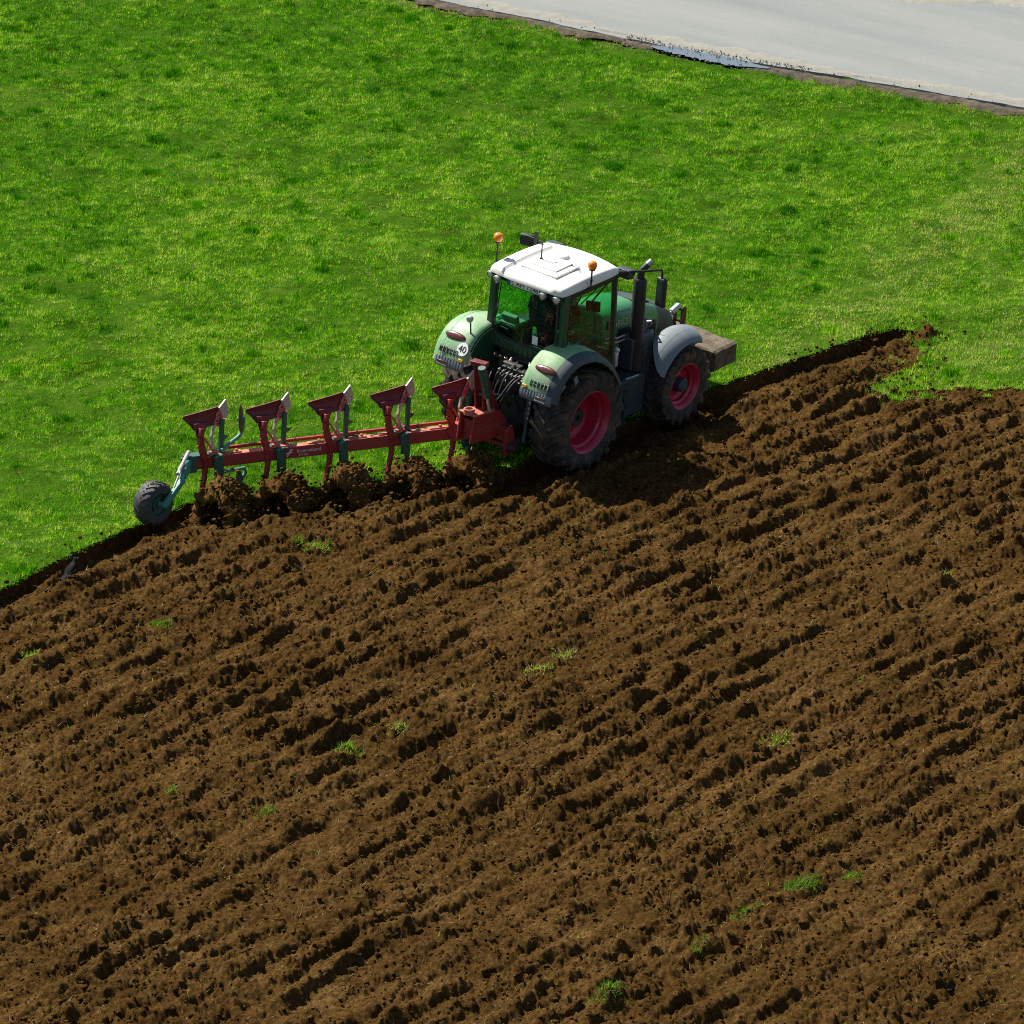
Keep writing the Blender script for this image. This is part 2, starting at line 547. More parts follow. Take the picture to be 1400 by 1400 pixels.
# ----------------------------------------------------------------------------
# camera, sun and sky
# ----------------------------------------------------------------------------
PHI, PIT = rad(51.5), rad(21.87)
RV = Vector((math.cos(PHI), -math.sin(PHI), 0))
HV = Vector((math.sin(PHI), math.cos(PHI), 0))
DV = HV * math.cos(PIT) + Vector((0, 0, -math.sin(PIT)))
UV = HV * math.sin(PIT) + Vector((0, 0, math.cos(PIT)))
cam_d = bpy.data.cameras.new('camera')
cam_d.sensor_width = 36
cam_d.lens = 8000 / 1400 * 36
cam_d.clip_start = 1
cam_d.clip_end = 3000
cam = bpy.data.objects.new('camera', cam_d)
cam.matrix_world = Matrix.Translation((-76.80524, -60.66263, 38.01677)) @ Matrix((RV, UV, -DV)).transposed().to_4x4()
COL.objects.link(cam)
scene.camera = cam

SUN = Vector((0.09, 0.87, 1.13)).normalized()       # towards the sun
elev = math.asin(SUN.z)
sd = bpy.data.lights.new('sun', 'SUN')
sd.energy = 5.0
sd.angle = rad(0.53)
sd.color = (1.0, 0.95, 0.86)
so = bpy.data.objects.new('sun', sd)
so.rotation_euler = SUN.to_track_quat('Z', 'Y').to_euler()
so.location = (0, 40, 60)
COL.objects.link(so)

w = bpy.data.worlds.new('World')
scene.world = w
w.use_nodes = True
nt = w.node_tree
sky = nt.nodes.new('ShaderNodeTexSky')
sky.sky_type = 'NISHITA'
sky.sun_disc = False
sky.sun_elevation = elev
sky.sun_rotation = math.atan2(SUN.x, SUN.y)
nt.links.new(sky.outputs[0], nt.nodes['Background'].inputs[0])
nt.nodes['Background'].inputs[1].default_value = 0.062
scene.view_settings.view_transform = 'Standard'
scene.view_settings.look = 'None'
scene.view_settings.exposure = 0.88
scene.view_settings.gamma = 1.0
scene.cycles.use_denoising = False
scene.cycles.pixel_filter_type = 'BLACKMAN_HARRIS'
scene.cycles.filter_width = 1.05

# ----------------------------------------------------------------------------
# noise fields
# ----------------------------------------------------------------------------
def hash2(ix, iy, seed):
    h = (ix.astype(np.int64) * 374761393 + iy.astype(np.int64) * 668265263 + int(seed) * 974711) & 0xFFFFFFFF
    h = ((h ^ (h >> 13)) * 1274126177) & 0xFFFFFFFF
    h = h ^ (h >> 16)
    return (h & 0xFFFFFF).astype(np.float32) / np.float32(0xFFFFFF)

def vn(x, y, seed=0):
    xi = np.floor(x); yi = np.floor(y)
    fx = (x - xi).astype(np.float32); fy = (y - yi).astype(np.float32)
    fx = fx * fx * fx * (fx * (fx * 6 - 15) + 10)
    fy = fy * fy * fy * (fy * (fy * 6 - 15) + 10)
    a = hash2(xi, yi, seed); b = hash2(xi + 1, yi, seed)
    c = hash2(xi, yi + 1, seed); d = hash2(xi + 1, yi + 1, seed)
    return (a * (1 - fx) + b * fx) * (1 - fy) + (c * (1 - fx) + d * fx) * fy

def fbm(x, y, oct=4, seed=0, gain=0.5):
    s = 0; a = 1.0; t = 0
    for o in range(oct):
        s = s + a * vn(x * 2 ** o + 17.3 * o, y * 2 ** o - 9.1 * o, seed + o)
        t += a
        a *= gain
    return s / t

def domes(x, y, cell, seed, rmin, rmax, prob, el=1.0):
    """rounded clods on a jittered lattice: height 0..1 of the highest clod at a point"""
    X = x / cell; Y = y / cell
    xi = np.floor(X); yi = np.floor(Y)
    out = np.zeros_like(X, dtype=np.float32)
    for dx in (-1, 0, 1):
        for dy in (-1, 0, 1):
            cx = xi + dx; cy = yi + dy
            px = cx + hash2(cx, cy, seed); py = cy + hash2(cx, cy, seed + 1)
            r = rmin + (rmax - rmin) * hash2(cx, cy, seed + 2)
            a = hash2(cx, cy, seed + 3) * 3.14159
            ddx = X - px; ddy = Y - py
            ca, sa = np.cos(a), np.sin(a)
            u = (ddx * ca + ddy * sa) / el; v = -ddx * sa + ddy * ca
            d2 = (u * u + v * v) / (r * r)
            hgt = r / rmax * (0.5 + 0.5 * hash2(cx, cy, seed + 4))
            hgt = np.where(hash2(cx, cy, seed + 5) < prob, hgt, 0)
            out = np.maximum(out, hgt * np.sqrt(np.clip(1 - d2, 0, 1)))
    return out

def sstep(a, b, x):
    t = np.clip((x - a) / (b - a), 0, 1)
    return t * t * (3 - 2 * t)

# ----------------------------------------------------------------------------
# where the ploughed land ends
# ----------------------------------------------------------------------------
BODY = [(-2.05 - 0.955 * k, 0.36 + 0.625 * k) for k in range(5)]     # the five plough bodies
WALL = [(-60.0, 1.6), (-22.0, 2.3), (-14.0, 2.78), (-10.74, 2.93), (-8.87, 2.99), (-7.2, 3.08), (-5.95, 3.02), (-5.75, 2.85),
        (-5.7, 2.26), (-4.9, 2.22), (-4.8, 1.64), (-3.95, 1.60), (-3.85, 1.0), (-3.0, 0.98), (-2.9, 0.38), (-2.05, 0.36),
        (-1.9, -0.28), (0.0, -0.36), (2.5, -0.58), (5.1, -0.86), (6.83, -1.11), (8.2, -1.30), (8.82, -1.40)]
HEAD = [(9.45, -1.70), (9.15, -2.25), (8.6, -2.50), (8.0, -2.75), (7.3, -2.95), (6.8, -3.15), (6.35, -3.4), (6.3, -3.6), (6.5, -3.55),
        (6.75, -3.75), (6.92, -4.2), (7.43, -4.67), (8.0, -5.25), (9.1, -6.3), (11.0, -8.4), (14.0, -12.5), (24, -30), (24, -60), (-60, -60)]
POLY = np.array(WALL + HEAD, dtype=np.float64)

def seg_dist(x, y, pts, closed):
    best = np.full(x.shape, 1e9)
    n = len(pts)
    for i in range(n if closed else n - 1):
        ax, ay = pts[i]; bx, by = pts[(i + 1) % n]
        dx, dy = bx - ax, by - ay
        t = np.clip(((x - ax) * dx + (y - ay) * dy) / (dx * dx + dy * dy), 0, 1)
        d = (x - ax - t * dx) ** 2 + (y - ay - t * dy) ** 2
        np.minimum(best, d, out=best)
    return np.sqrt(best)

def inside(x, y, pts):
    c = np.zeros(x.shape, dtype=bool)
    n = len(pts)
    for i in range(n):
        ax, ay = pts[i]; bx, by = pts[(i + 1) % n]
        if ay == by:
            continue
        cond = (ay > y) != (by > y)
        c ^= cond & (x < (bx - ax) * (y - ay) / (by - ay) + ax)
    return c

def soil_dist(x, y):
    d = seg_dist(x, y, POLY, True)
    s = np.where(inside(x, y, POLY), d, -d)
    # ragged edge, rougher along the headland than along the furrow wall
    rough = np.where((x > 5.5) & (y < -1.45), 1.0, 0.0) * 1.15 + 0.09
    rough = 0.09 + (rough - 0.09) * sstep(0.25, 0.9, wall_dist(x, y))
    jit = (fbm(x * 2.2, y * 2.2, 4, 90, .65) - 0.5) * 2
    return s + jit * rough

def wall_dist(x, y):
    return seg_dist(x, y, np.array(WALL), False)

def furrow_q(x, y):
    return y + 0.045 * x + 0.9 * np.log(np.cosh(x / 10.0))

def soil_height(x, y):
    x = x.astype(np.float64); y = y.astype(np.float64)
    s = soil_dist(x, y)
    wd = wall_dist(x, y)
    wx = (fbm(x * 1.1, y * 1.1, 3, 5) - 0.5) * 0.30
    wy = (fbm(x * .8 + 40, y * 1.3, 3, 6) - 0.5) * 0.26 + (fbm(x * 4.2, y * 4.2, 3, 7) - 0.5) * 0.18
    W = 0.57
    q = furrow_q(x, y) + wy
    t = q / W
    k = np.floor(t)
    f = (t - k).astype(np.float32)
    # each turned slice rises fairly steeply on the side away from the sun and falls off gently behind
    rowx = (x + wx) * 0.95
    n_a = vn(rowx * 1.1, k * 7.31 + 0.5, 21)
    n_b = vn(rowx * 3.1, k * 5.1 + 0.5, 22)
    amp = (0.055 + 0.132 * sstep(0.25, 0.85, 0.6 * n_a + 0.4 * n_b)) * (0.65 + 0.7 * vn(x * .35, y * .35, 77))
    edge = 0.24 + 0.24 * vn(rowx * 2.1, k * 3.7, 23)
    prof = sstep(0.0, 1.0, f / edge) * (1 - 0.95 * sstep(edge + 0.05, 1.02, f))
    ridge = amp * prof
    h = np.zeros_like(ridge)
    h += (fbm(x * 1.7, y * 1.7, 4, 31) - 0.5) * 0.12
    dwx = x + (vn(x * 7, y * 7, 41) - 0.5) * 0.10 + (vn(x * 19, y * 19, 43) - 0.5) * 0.035
    dwy = y + (vn(x * 7, y * 7, 42) - 0.5) * 0.10 + (vn(x * 19, y * 19, 44) - 0.5) * 0.035
    rough = 0.42 + 0.75 * sstep(0.35, 0.65, fbm(x * .9, y * .9, 2, 45))
    h += domes(dwx, dwy, 0.60, 50, 0.22, 0.60, 0.28, 1.8) * 0.085
    h += domes(dwx, dwy, 0.27, 60, 0.22, 0.55, 0.50, 1.45) * 0.095 * rough
    h += domes(dwx, dwy, 0.15, 70, 0.25, 0.62, 0.70, 1.2) * 0.060 * rough
    h += domes(dwx, dwy, 0.085, 80, 0.3, 0.62, 0.85) * 0.047 * (.35 + .65 * rough)
    h += domes(x, y, 0.055, 85, 0.3, 0.6, 0.8) * 0.028
    h += (fbm(x * 9, y * 9, 4, 33, .66) - 0.5) * 0.085
    h -= 0.05
    detail = h
    h = h + ridge - 0.05
    # the open furrow along the wall
    under = sstep(-2.6, -1.7, x) * sstep(4.9, 3.1, x)
    width = 0.43 + 0.60 * under + (fbm(x * 1.5, y * 1.5, 2, 36) - .5) * .3
    low = 1 - sstep(width - 0.20, width + 0.30, wd)
    bottom = -0.28 + (fbm(x * 1.6, y * 1.6, 3, 35) - 0.5) * 0.09 + detail * (0.5 + 0.5 * under)
    h = h * (1 - low) + bottom * low
    # soil strewn thin over the headland edge
    he = (1 - sstep(0.0, 0.5, s)) * (wd > 0.6)
    h = h * (1 - 0.75 * he) + 0.0 * he
    # tuck under the turf
    out = sstep(0.035, -0.03, s)
    h = h * (1 - out) + (-0.035) * out
    return h.astype(np.float32), s

# ----------------------------------------------------------------------------
# ground meshes
# ----------------------------------------------------------------------------
RX, RY, HX, HY = RV.x, RV.y, HV.x, HV.y
def grid_mesh(name, rs, hs, zfun, keepfun, mat):
    R, H = np.meshgrid(rs, hs)
    x = R * RX + H * HX
    y = R * RY + H * HY
    z, s = zfun(x, y)
    nh, nr = x.shape
    idx = np.arange(nh * nr).reshape(nh, nr)
    quads = np.stack([idx[:-1, :-1], idx[:-1, 1:], idx[1:, 1:], idx[1:, :-1]], axis=-1).reshape(-1, 4)
    sc_ = (s[:-1, :-1] + s[:-1, 1:] + s[1:, 1:] + s[1:, :-1]) / 4
    keep = keepfun(sc_).reshape(-1)
    quads = quads[keep]
    used = np.zeros(nh * nr, dtype=bool)
    used[quads.reshape(-1)] = True
    remap = np.cumsum(used) - 1
    co = np.stack([x, y, z], axis=-1).reshape(-1, 3)[used].astype(np.float32)
    quads = remap[quads].astype(np.int32)
    me = bpy.data.meshes.new(name)
    me.vertices.add(len(co))
    me.vertices.foreach_set('co', co.reshape(-1))
    me.loops.add(quads.size)
    me.loops.foreach_set('vertex_index', quads.reshape(-1))
    me.polygons.add(len(quads))
    me.polygons.foreach_set('loop_start', np.arange(0, quads.size, 4, dtype=np.int32))
    me.update(calc_edges=True)
    me.polygons.foreach_set('use_smooth', np.ones(len(quads), dtype=bool))
    me.materials.append(mat)
    o = bpy.data.objects.new(name, me)
    COL.objects.link(o)
    return o

R0, R1, H0, H1 = -13.5, 13.0, -26.0, 44.0
rs = np.concatenate([np.arange(R0, -9.6, 0.10), np.arange(-9.6, 9.6, 0.0195), np.arange(9.6, R1 + 0.001, 0.10)])
rs[-1] = R1
hs = np.concatenate([np.arange(H0, -24.2, 0.09), np.arange(-24.2, 7.2, 0.030), [7.2]])
soil = grid_mesh('ploughed_field', rs, hs, soil_height, lambda s: s > -0.16, M['soil'])
tag(soil, kind='structure')

def turf_height(x, y):
    s = soil_dist(x, y)
    z = (fbm(x * 0.7, y * 0.7, 4, 12) - 0.5) * 0.12 - 0.01 + (fbm(x * 2.4, y * 2.4, 3, 13) - 0.5) * 0.085
    z = z * sstep(-0.0, -1.2, s)
    return z.astype(np.float32), s
rs2 = np.linspace(R0, R1, 420)
hs2 = np.concatenate([np.arange(H0, -12, 0.12), np.arange(-12, 8, 0.05), np.arange(8, H1, 0.12), [H1]])
turf = grid_mesh('meadow', rs2, hs2, turf_height, lambda s: s < 0.012, M['turf'])
tag(turf, kind='structure')

# far ground: a sheet that carries both fields on to the horizon, with an opening where the detailed ground lies
def far_mat():
    m, nt, b = new_mat('far_fields')
    geo = nt.nodes.new('ShaderNodeNewGeometry')
    sx = nt.nodes.new('ShaderNodeSeparateXYZ')
    nt.links.new(geo.outputs['Position'], sx.inputs[0])
    n = noise_node(nt, 0.6, 8, 0.7, vec=geo.outputs['Position'])
    rg = ramp(nt, [(0.35, (0.03, 0.10, 0.006)), (0.65, (0.09, 0.19, 0.012))])
    rb = ramp(nt, SOIL_STOPS)
    nt.links.new(n.outputs['Fac'], rg.inputs['Fac']); nt.links.new(n.outputs['Fac'], rb.inputs['Fac'])
    lt = nt.nodes.new('ShaderNodeMath'); lt.operation = 'LESS_THAN'
    nt.links.new(sx.outputs['Y'], lt.inputs[0]); lt.inputs[1].default_value = 1.8
    lt2 = nt.nodes.new('ShaderNodeMath'); lt2.operation = 'LESS_THAN'
    nt.links.new(sx.outputs['X'], lt2.inputs[0]); lt2.inputs[1].default_value = 9.0
    mu = nt.nodes.new('ShaderNodeMath'); mu.operation = 'MULTIPLY'
    nt.links.new(lt.outputs[0], mu.inputs[0]); nt.links.new(lt2.outputs[0], mu.inputs[1])
    c = mixc(nt, mu.outputs[0], rg.outputs['Color'], rb.outputs['Color'])
    nt.links.new(c, b.inputs['Base Color'])
    b.inputs['Roughness'].default_value = 0.95
    bp = nt.nodes.new('ShaderNodeBump'); bp.inputs['Strength'].default_value = 1.0; bp.inputs['Distance'].default_value = 0.25
    nt.links.new(n.outputs['Fac'], bp.inputs['Height']); nt.links.new(bp.outputs['Normal'], b.inputs['Normal'])
    return m
g = MB()
BIG = 1500.0
def rh(r, h, z=0.0):
    return (r * RX + h * HX, r * RY + h * HY, z)
inn = [rh(R0, H0), rh(R1, H0), rh(R1, H1), rh(R0, H1)]
outq = [rh(-BIG, -BIG), rh(BIG, -BIG), rh(BIG, BIG), rh(-BIG, BIG)]
g.add(inn + outq, [(4, 5, 1, 0), (5, 6, 2, 1), (6, 7, 3, 2), (7, 4, 0, 3)])
tag(g.build('far_ground', far_mat()), kind='structure')

# ----------------------------------------------------------------------------
# road, verge and puddle
# ----------------------------------------------------------------------------
EDGE = [(19.2, 60.0), (19.6, 30.0), (20.19, 18.79), (20.51, 13.28), (20.72, 10.81), (21.15, 8.26), (21.81, 4.01), (23.0, -3.0), (30.0, -40.0)]
FAR = [(24.2, 60.0), (24.9, 30.0), (25.6, 18.8), (26.5, 13.3), (27.05, 10.3), (28.1, 8.3), (29.3, 4.01), (31.0, -3.0), (38.0, -40.0)]
def interp_line(pts, n):
    out = []
    P = [Vector((a, b, 0)) for a, b in pts]
    L = [0]
    for i in range(1, len(P)):
        L.append(L[-1] + (P[i] - P[i - 1]).length)
    for k in range(n):
        t = L[-1] * k / (n - 1)
        i = max(j for j in range(len(L)) if L[j] <= t + 1e-9)
        i = min(i, len(P) - 2)
        out.append(P[i].lerp(P[i + 1], (t - L[i]) / (L[i + 1] - L[i])))
    return out
NL = 900
e_pts = interp_line(EDGE, NL)
f_pts = interp_line(FAR, NL)
rj = lambda a: (random.random() - .5) * a
g = MB()
vs, fs = [], []
jit = 0
for i in range(NL):
    jit = 0.85 * jit + rj(0.05)
    e = e_pts[i] + Vector((jit, 0, 0)); f = f_pts[i]
    for t in (0.0, 0.0):
        pass
    vs += [(e.x, e.y, -0.03), (e.x + 0.015, e.y, 0.048), (e.x + 0.5, e.y, 0.075), (f.x, f.y, 0.08), (f.x + .02, f.y, -0.02)]
for i in range(NL - 1):
    for j in range(4):
        a = i * 5 + j
        fs.append((a, a + 5, a + 6, a + 1))
g.add(vs, fs)
tag(g.build('road', M['road'], smooth=60), kind='structure')

def strip(name, pts, offs0, offs1, z, mat, j0=0.0, j1=0.0):
    g = MB(); vs = []; fs = []
    a = b = 0
    for p in pts:
        a = 0.8 * a + rj(j0); b = 0.8 * b + rj(j1)
        x0, x1 = p.x + offs0 + a, p.x + offs1 + b
        for t in range(5):
            vs.append((x0 + (x1 - x0) * t / 4, p.y, z + rj(0.015) - (0.05 if t in (0, 4) else 0)))
    for i in range(len(pts) - 1):
        for t in range(4):
            q = i * 5 + t
            fs.append((q, q + 5, q + 6, q + 1))
    g.add(vs, fs)
    return tag(g.build(name, mat, smooth=180), kind='structure')
strip('verge', e_pts, -0.40, 0.03, 0.046, M['verge'], 0.22, 0.05)
strip('sandy_road_edge', e_pts, 0.10, 0.55, 0.092, M['sand'], 0.05, 0.30)
strip('far_verge', f_pts, -0.6, 0.5, 0.105, M['sand'], 0.4, 0.05)
strip('far_bank', f_pts, 0.2, 3.5, 0.14, verge_mat('dry_brown_grass_bank', [(0.3, (0.10, 0.07, 0.03)), (0.7, (0.24, 0.17, 0.09))]), 0.2, 0.3)

g = MB()
pd = [(20.36, 12.75, 0.05), (20.42, 12.3, 0.20), (20.45, 11.8, 0.20), (20.47, 11.4, 0.24), (20.50, 11.0, 0.20), (20.53, 10.6, 0.22), (20.60, 10.2, 0.15), (20.68, 9.75, 0.03)]
lft, rgt = [], []
for i in range(len(pd) - 1):
    for t in range(6):
        a, b = pd[i], pd[i + 1]
        u = t / 6
        cx, cy, hw = [a[k] + (b[k] - a[k]) * u for k in range(3)]
        hw *= 1 + rj(0.5)
        lft.append((cx - hw, cy, 0.060)); rgt.append((cx + hw, cy, 0.060))
g.add(lft + rgt[::-1], [tuple(range(len(lft) * 2))])
pu = g.build('puddle', M['water'])
tag(pu, kind='structure')

g = MB()
for k in range(420):
    y = 9.0 + 4.6 * random.random()
    if k % 9 == 0:
        y = random.uniform(2.5, 20)
    ex = np.interp(-y, [-p.y for p in e_pts], [p.x for p in e_pts])
    x = ex + random.choice([random.gauss(-0.55, 0.10), random.gauss(0.05, 0.09), random.gauss(0.06, 0.12)])
    r = random.uniform(0.008, 0.026)
    th = random.random() * 6
    pts = []
    for (a, b) in ((0, 0), (1, -.4), (1, 1.2), (1, 2.6), (1, 4.2), (2, 0)):
        if a == 0: pts.append((x, y, 0.06))
        elif a == 1: pts.append((x + r * math.cos(th + b) * random.uniform(.7, 1.2), y + r * math.sin(th + b) * random.uniform(.7, 1.2), 0.08 + r * .2))
        else: pts.append((x + rj(r), y + rj(r), 0.085 + r * random.uniform(.5, 1)))
    g.add(pts, [(0, 2, 1), (0, 3, 2), (0, 4, 3), (0, 1, 4), (5, 1, 2), (5, 2, 3), (5, 3, 4), (5, 4, 1)])
tag(g.build('gravel', M['gravel'], smooth=0), kind='stuff')

# ----------------------------------------------------------------------------
# grass
# ----------------------------------------------------------------------------
def blades_mesh(name, x, y, z, L, wd, az, lean, hue, dry):
    n = len(x)
    px, py = -np.sin(az + rng.normal(0, .6, n)), np.cos(az)
    tipx = x + np.cos(az) * L * np.sin(lean)
    tipy = y + np.sin(az) * L * np.sin(lean)
    tipz = z + L * np.cos(lean)
    co = np.empty((n, 3, 3), dtype=np.float32)
    co[:, 0, 0] = x - px * wd / 2; co[:, 0, 1] = y - py * wd / 2; co[:, 0, 2] = z - 0.01
    co[:, 1, 0] = x + px * wd / 2; co[:, 1, 1] = y + py * wd / 2; co[:, 1, 2] = z - 0.01
    co[:, 2, 0] = tipx; co[:, 2, 1] = tipy; co[:, 2, 2] = tipz
    me = bpy.data.meshes.new(name)
    me.vertices.add(n * 3)
    me.vertices.foreach_set('co', co.reshape(-1))
    me.loops.add(n * 3)
    me.loops.foreach_set('vertex_index', np.arange(n * 3, dtype=np.int32))
    me.polygons.add(n)
    me.polygons.foreach_set('loop_start', np.arange(0, n * 3, 3, dtype=np.int32))
    me.update(calc_edges=True)
    for nm, arr in (('hue', hue), ('dry', dry)):
        a = me.attributes.new(nm, 'FLOAT', 'FACE')
        a.data.foreach_set('value', arr.astype(np.float32))
    me.materials.append(M['blade'])
    o = bpy.data.objects.new(name, me)
    COL.objects.link(o)
    return o

def TRK(x, y):
    pts = np.array([(6.3, -1.0), (8.6, -.55), (11.6, .1), (15.0, .9), (19.5, 2.4)])
    a = np.exp(-(seg_dist(x, y, pts, False) / 0.75) ** 2)
    b = np.exp(-(seg_dist(x, y, np.array([(9.0, -4.0), (12.5, -3.4), (16, -2.6), (20, -1.5)]), False) / 1.1) ** 2)
    return np.maximum(a, b * .9)

def meadow_points(n):
    h = rng.uniform(-11.5, 30.5, n)
    hw = 10.2 + 0.085 * h
    r = rng.uniform(-1, 1, n) * hw
    keepw = rng.random(n) < hw / (10.2 + 0.085 * 30.5)
    x = r * RX + h * HX; y = r * RY + h * HY
    return x[keepw], y[keepw]

ex_y = np.array([p.y for p in e_pts])[::-1]
ex_x = np.array([p.x for p in e_pts])[::-1]
x, y = meadow_points(2900000)
s = soil_dist(x, y)
edge = np.interp(y, ex_y, ex_x)
er = edge - x
ok = (s < 0.035) & (er > 0.20 + 0.55 * (fbm(x * 2, y * 2, 3, 3) - .5)) & ~((y > 9.3) & (y < 13.4) & (er < 0.75 + .3 * vn(x * 4, y * 4, 8)))
x, y, s, er = x[ok], y[ok], s[ok], er[ok]
big = fbm(x * 0.28, y * 0.28, 3, 100)
mid = fbm(x * 1.1, y * 1.1, 4, 110, 0.6)
fine = fbm(x * 4.5, y * 4.5, 3, 120, 0.6)
tuft = np.maximum(domes(x, y, 0.75, 130, 0.10, 0.34, 0.30), .75 * domes(x, y, 0.40, 135, 0.10, 0.36, 0.38 ) * sstep(.42, .6, fbm(x * .6, y * .6, 2, 136)))
bare = sstep(0.53, 0.68, fbm(x * 1.6 + 50, y * 1.6, 4, 140, 0.62)) * sstep(0.35, 0.6, fbm(x * .25, y * .25, 2, 150))
# the wheel track that crosses the headland on the right is paler and thinner
trk = TRK(x, y)
bare = np.clip(bare + 0.35 * trk * fine * 1.6, 0, 1)
gap = sstep(.66, .76, fbm(x * 3.4 + 9, y * 3.4, 3, 170, .6))
keep = (rng.random(len(x)) > .85 * gap) & (rng.random(len(x)) < np.clip(0.50 + 0.55 * (fine - .35) + 0.5 * tuft - 0.42 * bare, 0.14, 1))
x, y, s, er, big, mid, fine, tuft, bare, trk = [a[keep] for a in (x, y, s, er, big, mid, fine, tuft, bare, trk)]
n = len(x)
zt, _ = turf_height(x, y)
zt = np.where(s > 0, -.03, zt)
L = 0.030 + 0.055 * fine + 0.05 * np.clip(mid - .42, 0, 1) + 0.05 * rng.random(n) + 0.17 * tuft * rng.random(n)
L *= 0.86 * (1 - 0.45 * bare)
wd = rng.uniform(0.007, 0.017, n)
az = rng.uniform(0, 2 * np.pi, n)
lean0 = (s > -.10)
L = np.where(lean0, L * 1.35, L)
lean = np.abs(rng.normal(0.80, 0.40, n)) * (1 - .45 * np.clip(tuft * 2, 0, 1))
hue = 0.57 + 0.65 * (mid - 0.5) - 0.6 * (big - 0.5) + rng.normal(0, 0.22, n) - 0.85 * tuft + 0.55 * trk - 0.12 * (er < 6) + 0.9 * (vn(x * 9, y * 9, 160) - .5) + .5 * (vn(x * 3.1, y * 3.1, 161) - .5)
hue += 0.06 * np.clip((8 - y) / 12, -1, 1)
dry = np.clip((rng.random(n) < (0.03 + 0.30 * bare + 0.05 * (mid > .56) + 0.34 * trk)) * rng.uniform(.55, 1, n), 0, 1)
dry = np.maximum(dry, (rng.random(n) < 0.5) * sstep(0.9, 0.4, er))
dry *= (tuft < .2)
grass = blades_mesh('grass', x, y, zt, L, wd, az, lean, np.clip(hue, 0, 1), dry)
tag(grass, 'short green meadow grass with paler worn patches', 'grass', kind='stuff')
# ----------------------------------------------------------------------------
# tractor (built level in its own frame: x forward, y left, z up; the whole thing leans with its right wheels in the furrow)
# ----------------------------------------------------------------------------
tractor = empty('tractor', (0, 0, -0.06), (rad(5.0), 0, 0))
tag(tractor, 'green farm tractor with white cab roof and red wheel rims', 'tractor')
T = tractor

# --- wheels -------------------------------------------------------------------
def wheel(cx, y0, cz, Rr, W, rimR, side, lugs, deep, lugmat=None):
    """side: -1 = right wheel (outer face towards -y). W: width"""
    root = MB()
    hw = W / 2
    ax = Vector((0, side, 0))
    c = (cx, y0, cz)
    rb = Rr - 0.05
    prof = [(rimR, -hw * .80), (rimR + .03, -hw * .86), ((rimR + rb) / 2, -hw * .99), (rb - .07, -hw * .98), (rb - .015, -hw * .86), (rb, -hw * .5), (rb + .008, 0),
            (rb, hw * .5), (rb - .015, hw * .86), (rb - .07, hw * .98), ((rimR + rb) / 2, hw * .99), (rimR + .05, hw * .90), (rimR + .02, hw * .86), (rimR, hw * .80)]
    root.lathe(prof, c, ax, 72)
    tyre_o = None
    # angled lugs meeting near the centre line
    step = 2 * math.pi / lugs
    for sgn in (-1, 1):
        for k in range(lugs):
            a0 = (k + (0.5 if sgn > 0 else 0)) * step + rj(.015)
            path = [(0.03, 0.0), (0.40, 0.22), (0.78, 0.50), (1.0, 0.62), (1.02, 0.66)]
            secs = []
            for j, (t, da) in enumerate(path):
                ang = a0 - da * step * 1.5
                yy = sgn * t * hw
                half = (0.032 + 0.014 * t) / Rr
                ro = Rr if j < 3 else (Rr - 0.02 if j == 3 else Rr - 0.12)
                ri = rb - 0.03 if j < 3 else (rb - .05 if j == 3 else rb - 0.14)
                if j == 4:
                    ro = Rr - .10
                sec = []
                for (aa, rr) in ((-half * 1.35, ri), (-half, ro), (half, ro), (half * 1.35, ri)):
                    th = ang + aa
                    sec.append((cx + rr * math.cos(th), y0 + yy, cz + rr * math.sin(th)))
                secs.append(sec)
            root.loft(secs)
    # mud clods packed between the lugs
    for k in range(int(lugs * 3)):
        th = random.random() * 6.283
        yy = random.uniform(-.95, .95) * hw
        r_ = random.uniform(.015, .05)
        p = Vector((cx + (rb + .012) * math.cos(th), y0 + yy, cz + (rb + .012) * math.sin(th)))
        root.box(p, (r_ * random.uniform(.8, 2), r_ * random.uniform(1, 2), r_), (rj(3), rj(3), rj(3)))
    wb = MB()
    wb.lathe([(0.06, -hw * .7), (0.16, -hw * .7), (0.16, hw * .1), (0.06, hw * .1)], c, ax, 20, closed=True)
    hub = wb.build('wheel', M['chassis'], T)
    root.build('tyre', M['tyre'], hub, smooth=40)
    rm = MB()
    d = deep
    rm.lathe([(rimR - .01, -hw * .78), (rimR - .06, -hw * .6), (rimR - .06, -hw * .1), (rimR - .075, hw * .35), (rimR - .03, hw * .55), (rimR + .015, hw * .80), (rimR + .028, hw * .86), (rimR + .016, hw * .90),
              (rimR - .02, hw * .82), (rimR - .055, hw * .60), (rimR - .055, hw * .50), (rimR - .095, hw * .40), (rimR - .095, hw * .05), (rimR - .11, d + .01), (rimR * .62, d - .03), (rimR * .40, d + .02), (0.02, d + .02)],
             c, ax, 56)
    ro = rm.build('rim', M['rim'], hub, smooth=32)
    nb = MB()
    nb.lathe([(0.13, d), (0.13, d + (.15 if deep > .0 else .03)), (0.10, d + (.18 if deep > 0 else .05)), (0.0, d + (.18 if deep > 0 else .05))], c, ax, 24)
    for k in range(10):
        a = k * .628
        p = Vector(c) + ax * (d + .02) + Vector((math.cos(a), 0, math.sin(a))) * rimR * .36
        nb.tube([p, p + ax * .035], .018, 6)
    nb.build('hub', M['darkgrey'] if deep > 0 else M['rim'], hub)
    return hub

wheel(0, -0.955, 0.95, 0.95, 0.70, 0.565, -1, 20, -0.10)
wheel(0, 1.10, 0.95, 0.95, 0.70, 0.565, 1, 20, -0.10)
wheel(2.93, -0.955, 0.745, 0.75, 0.54, 0.42, -1, 18, 0.04)
wheel(2.93, 0.955, 0.745, 0.75, 0.54, 0.42, 1, 18, 0.04)

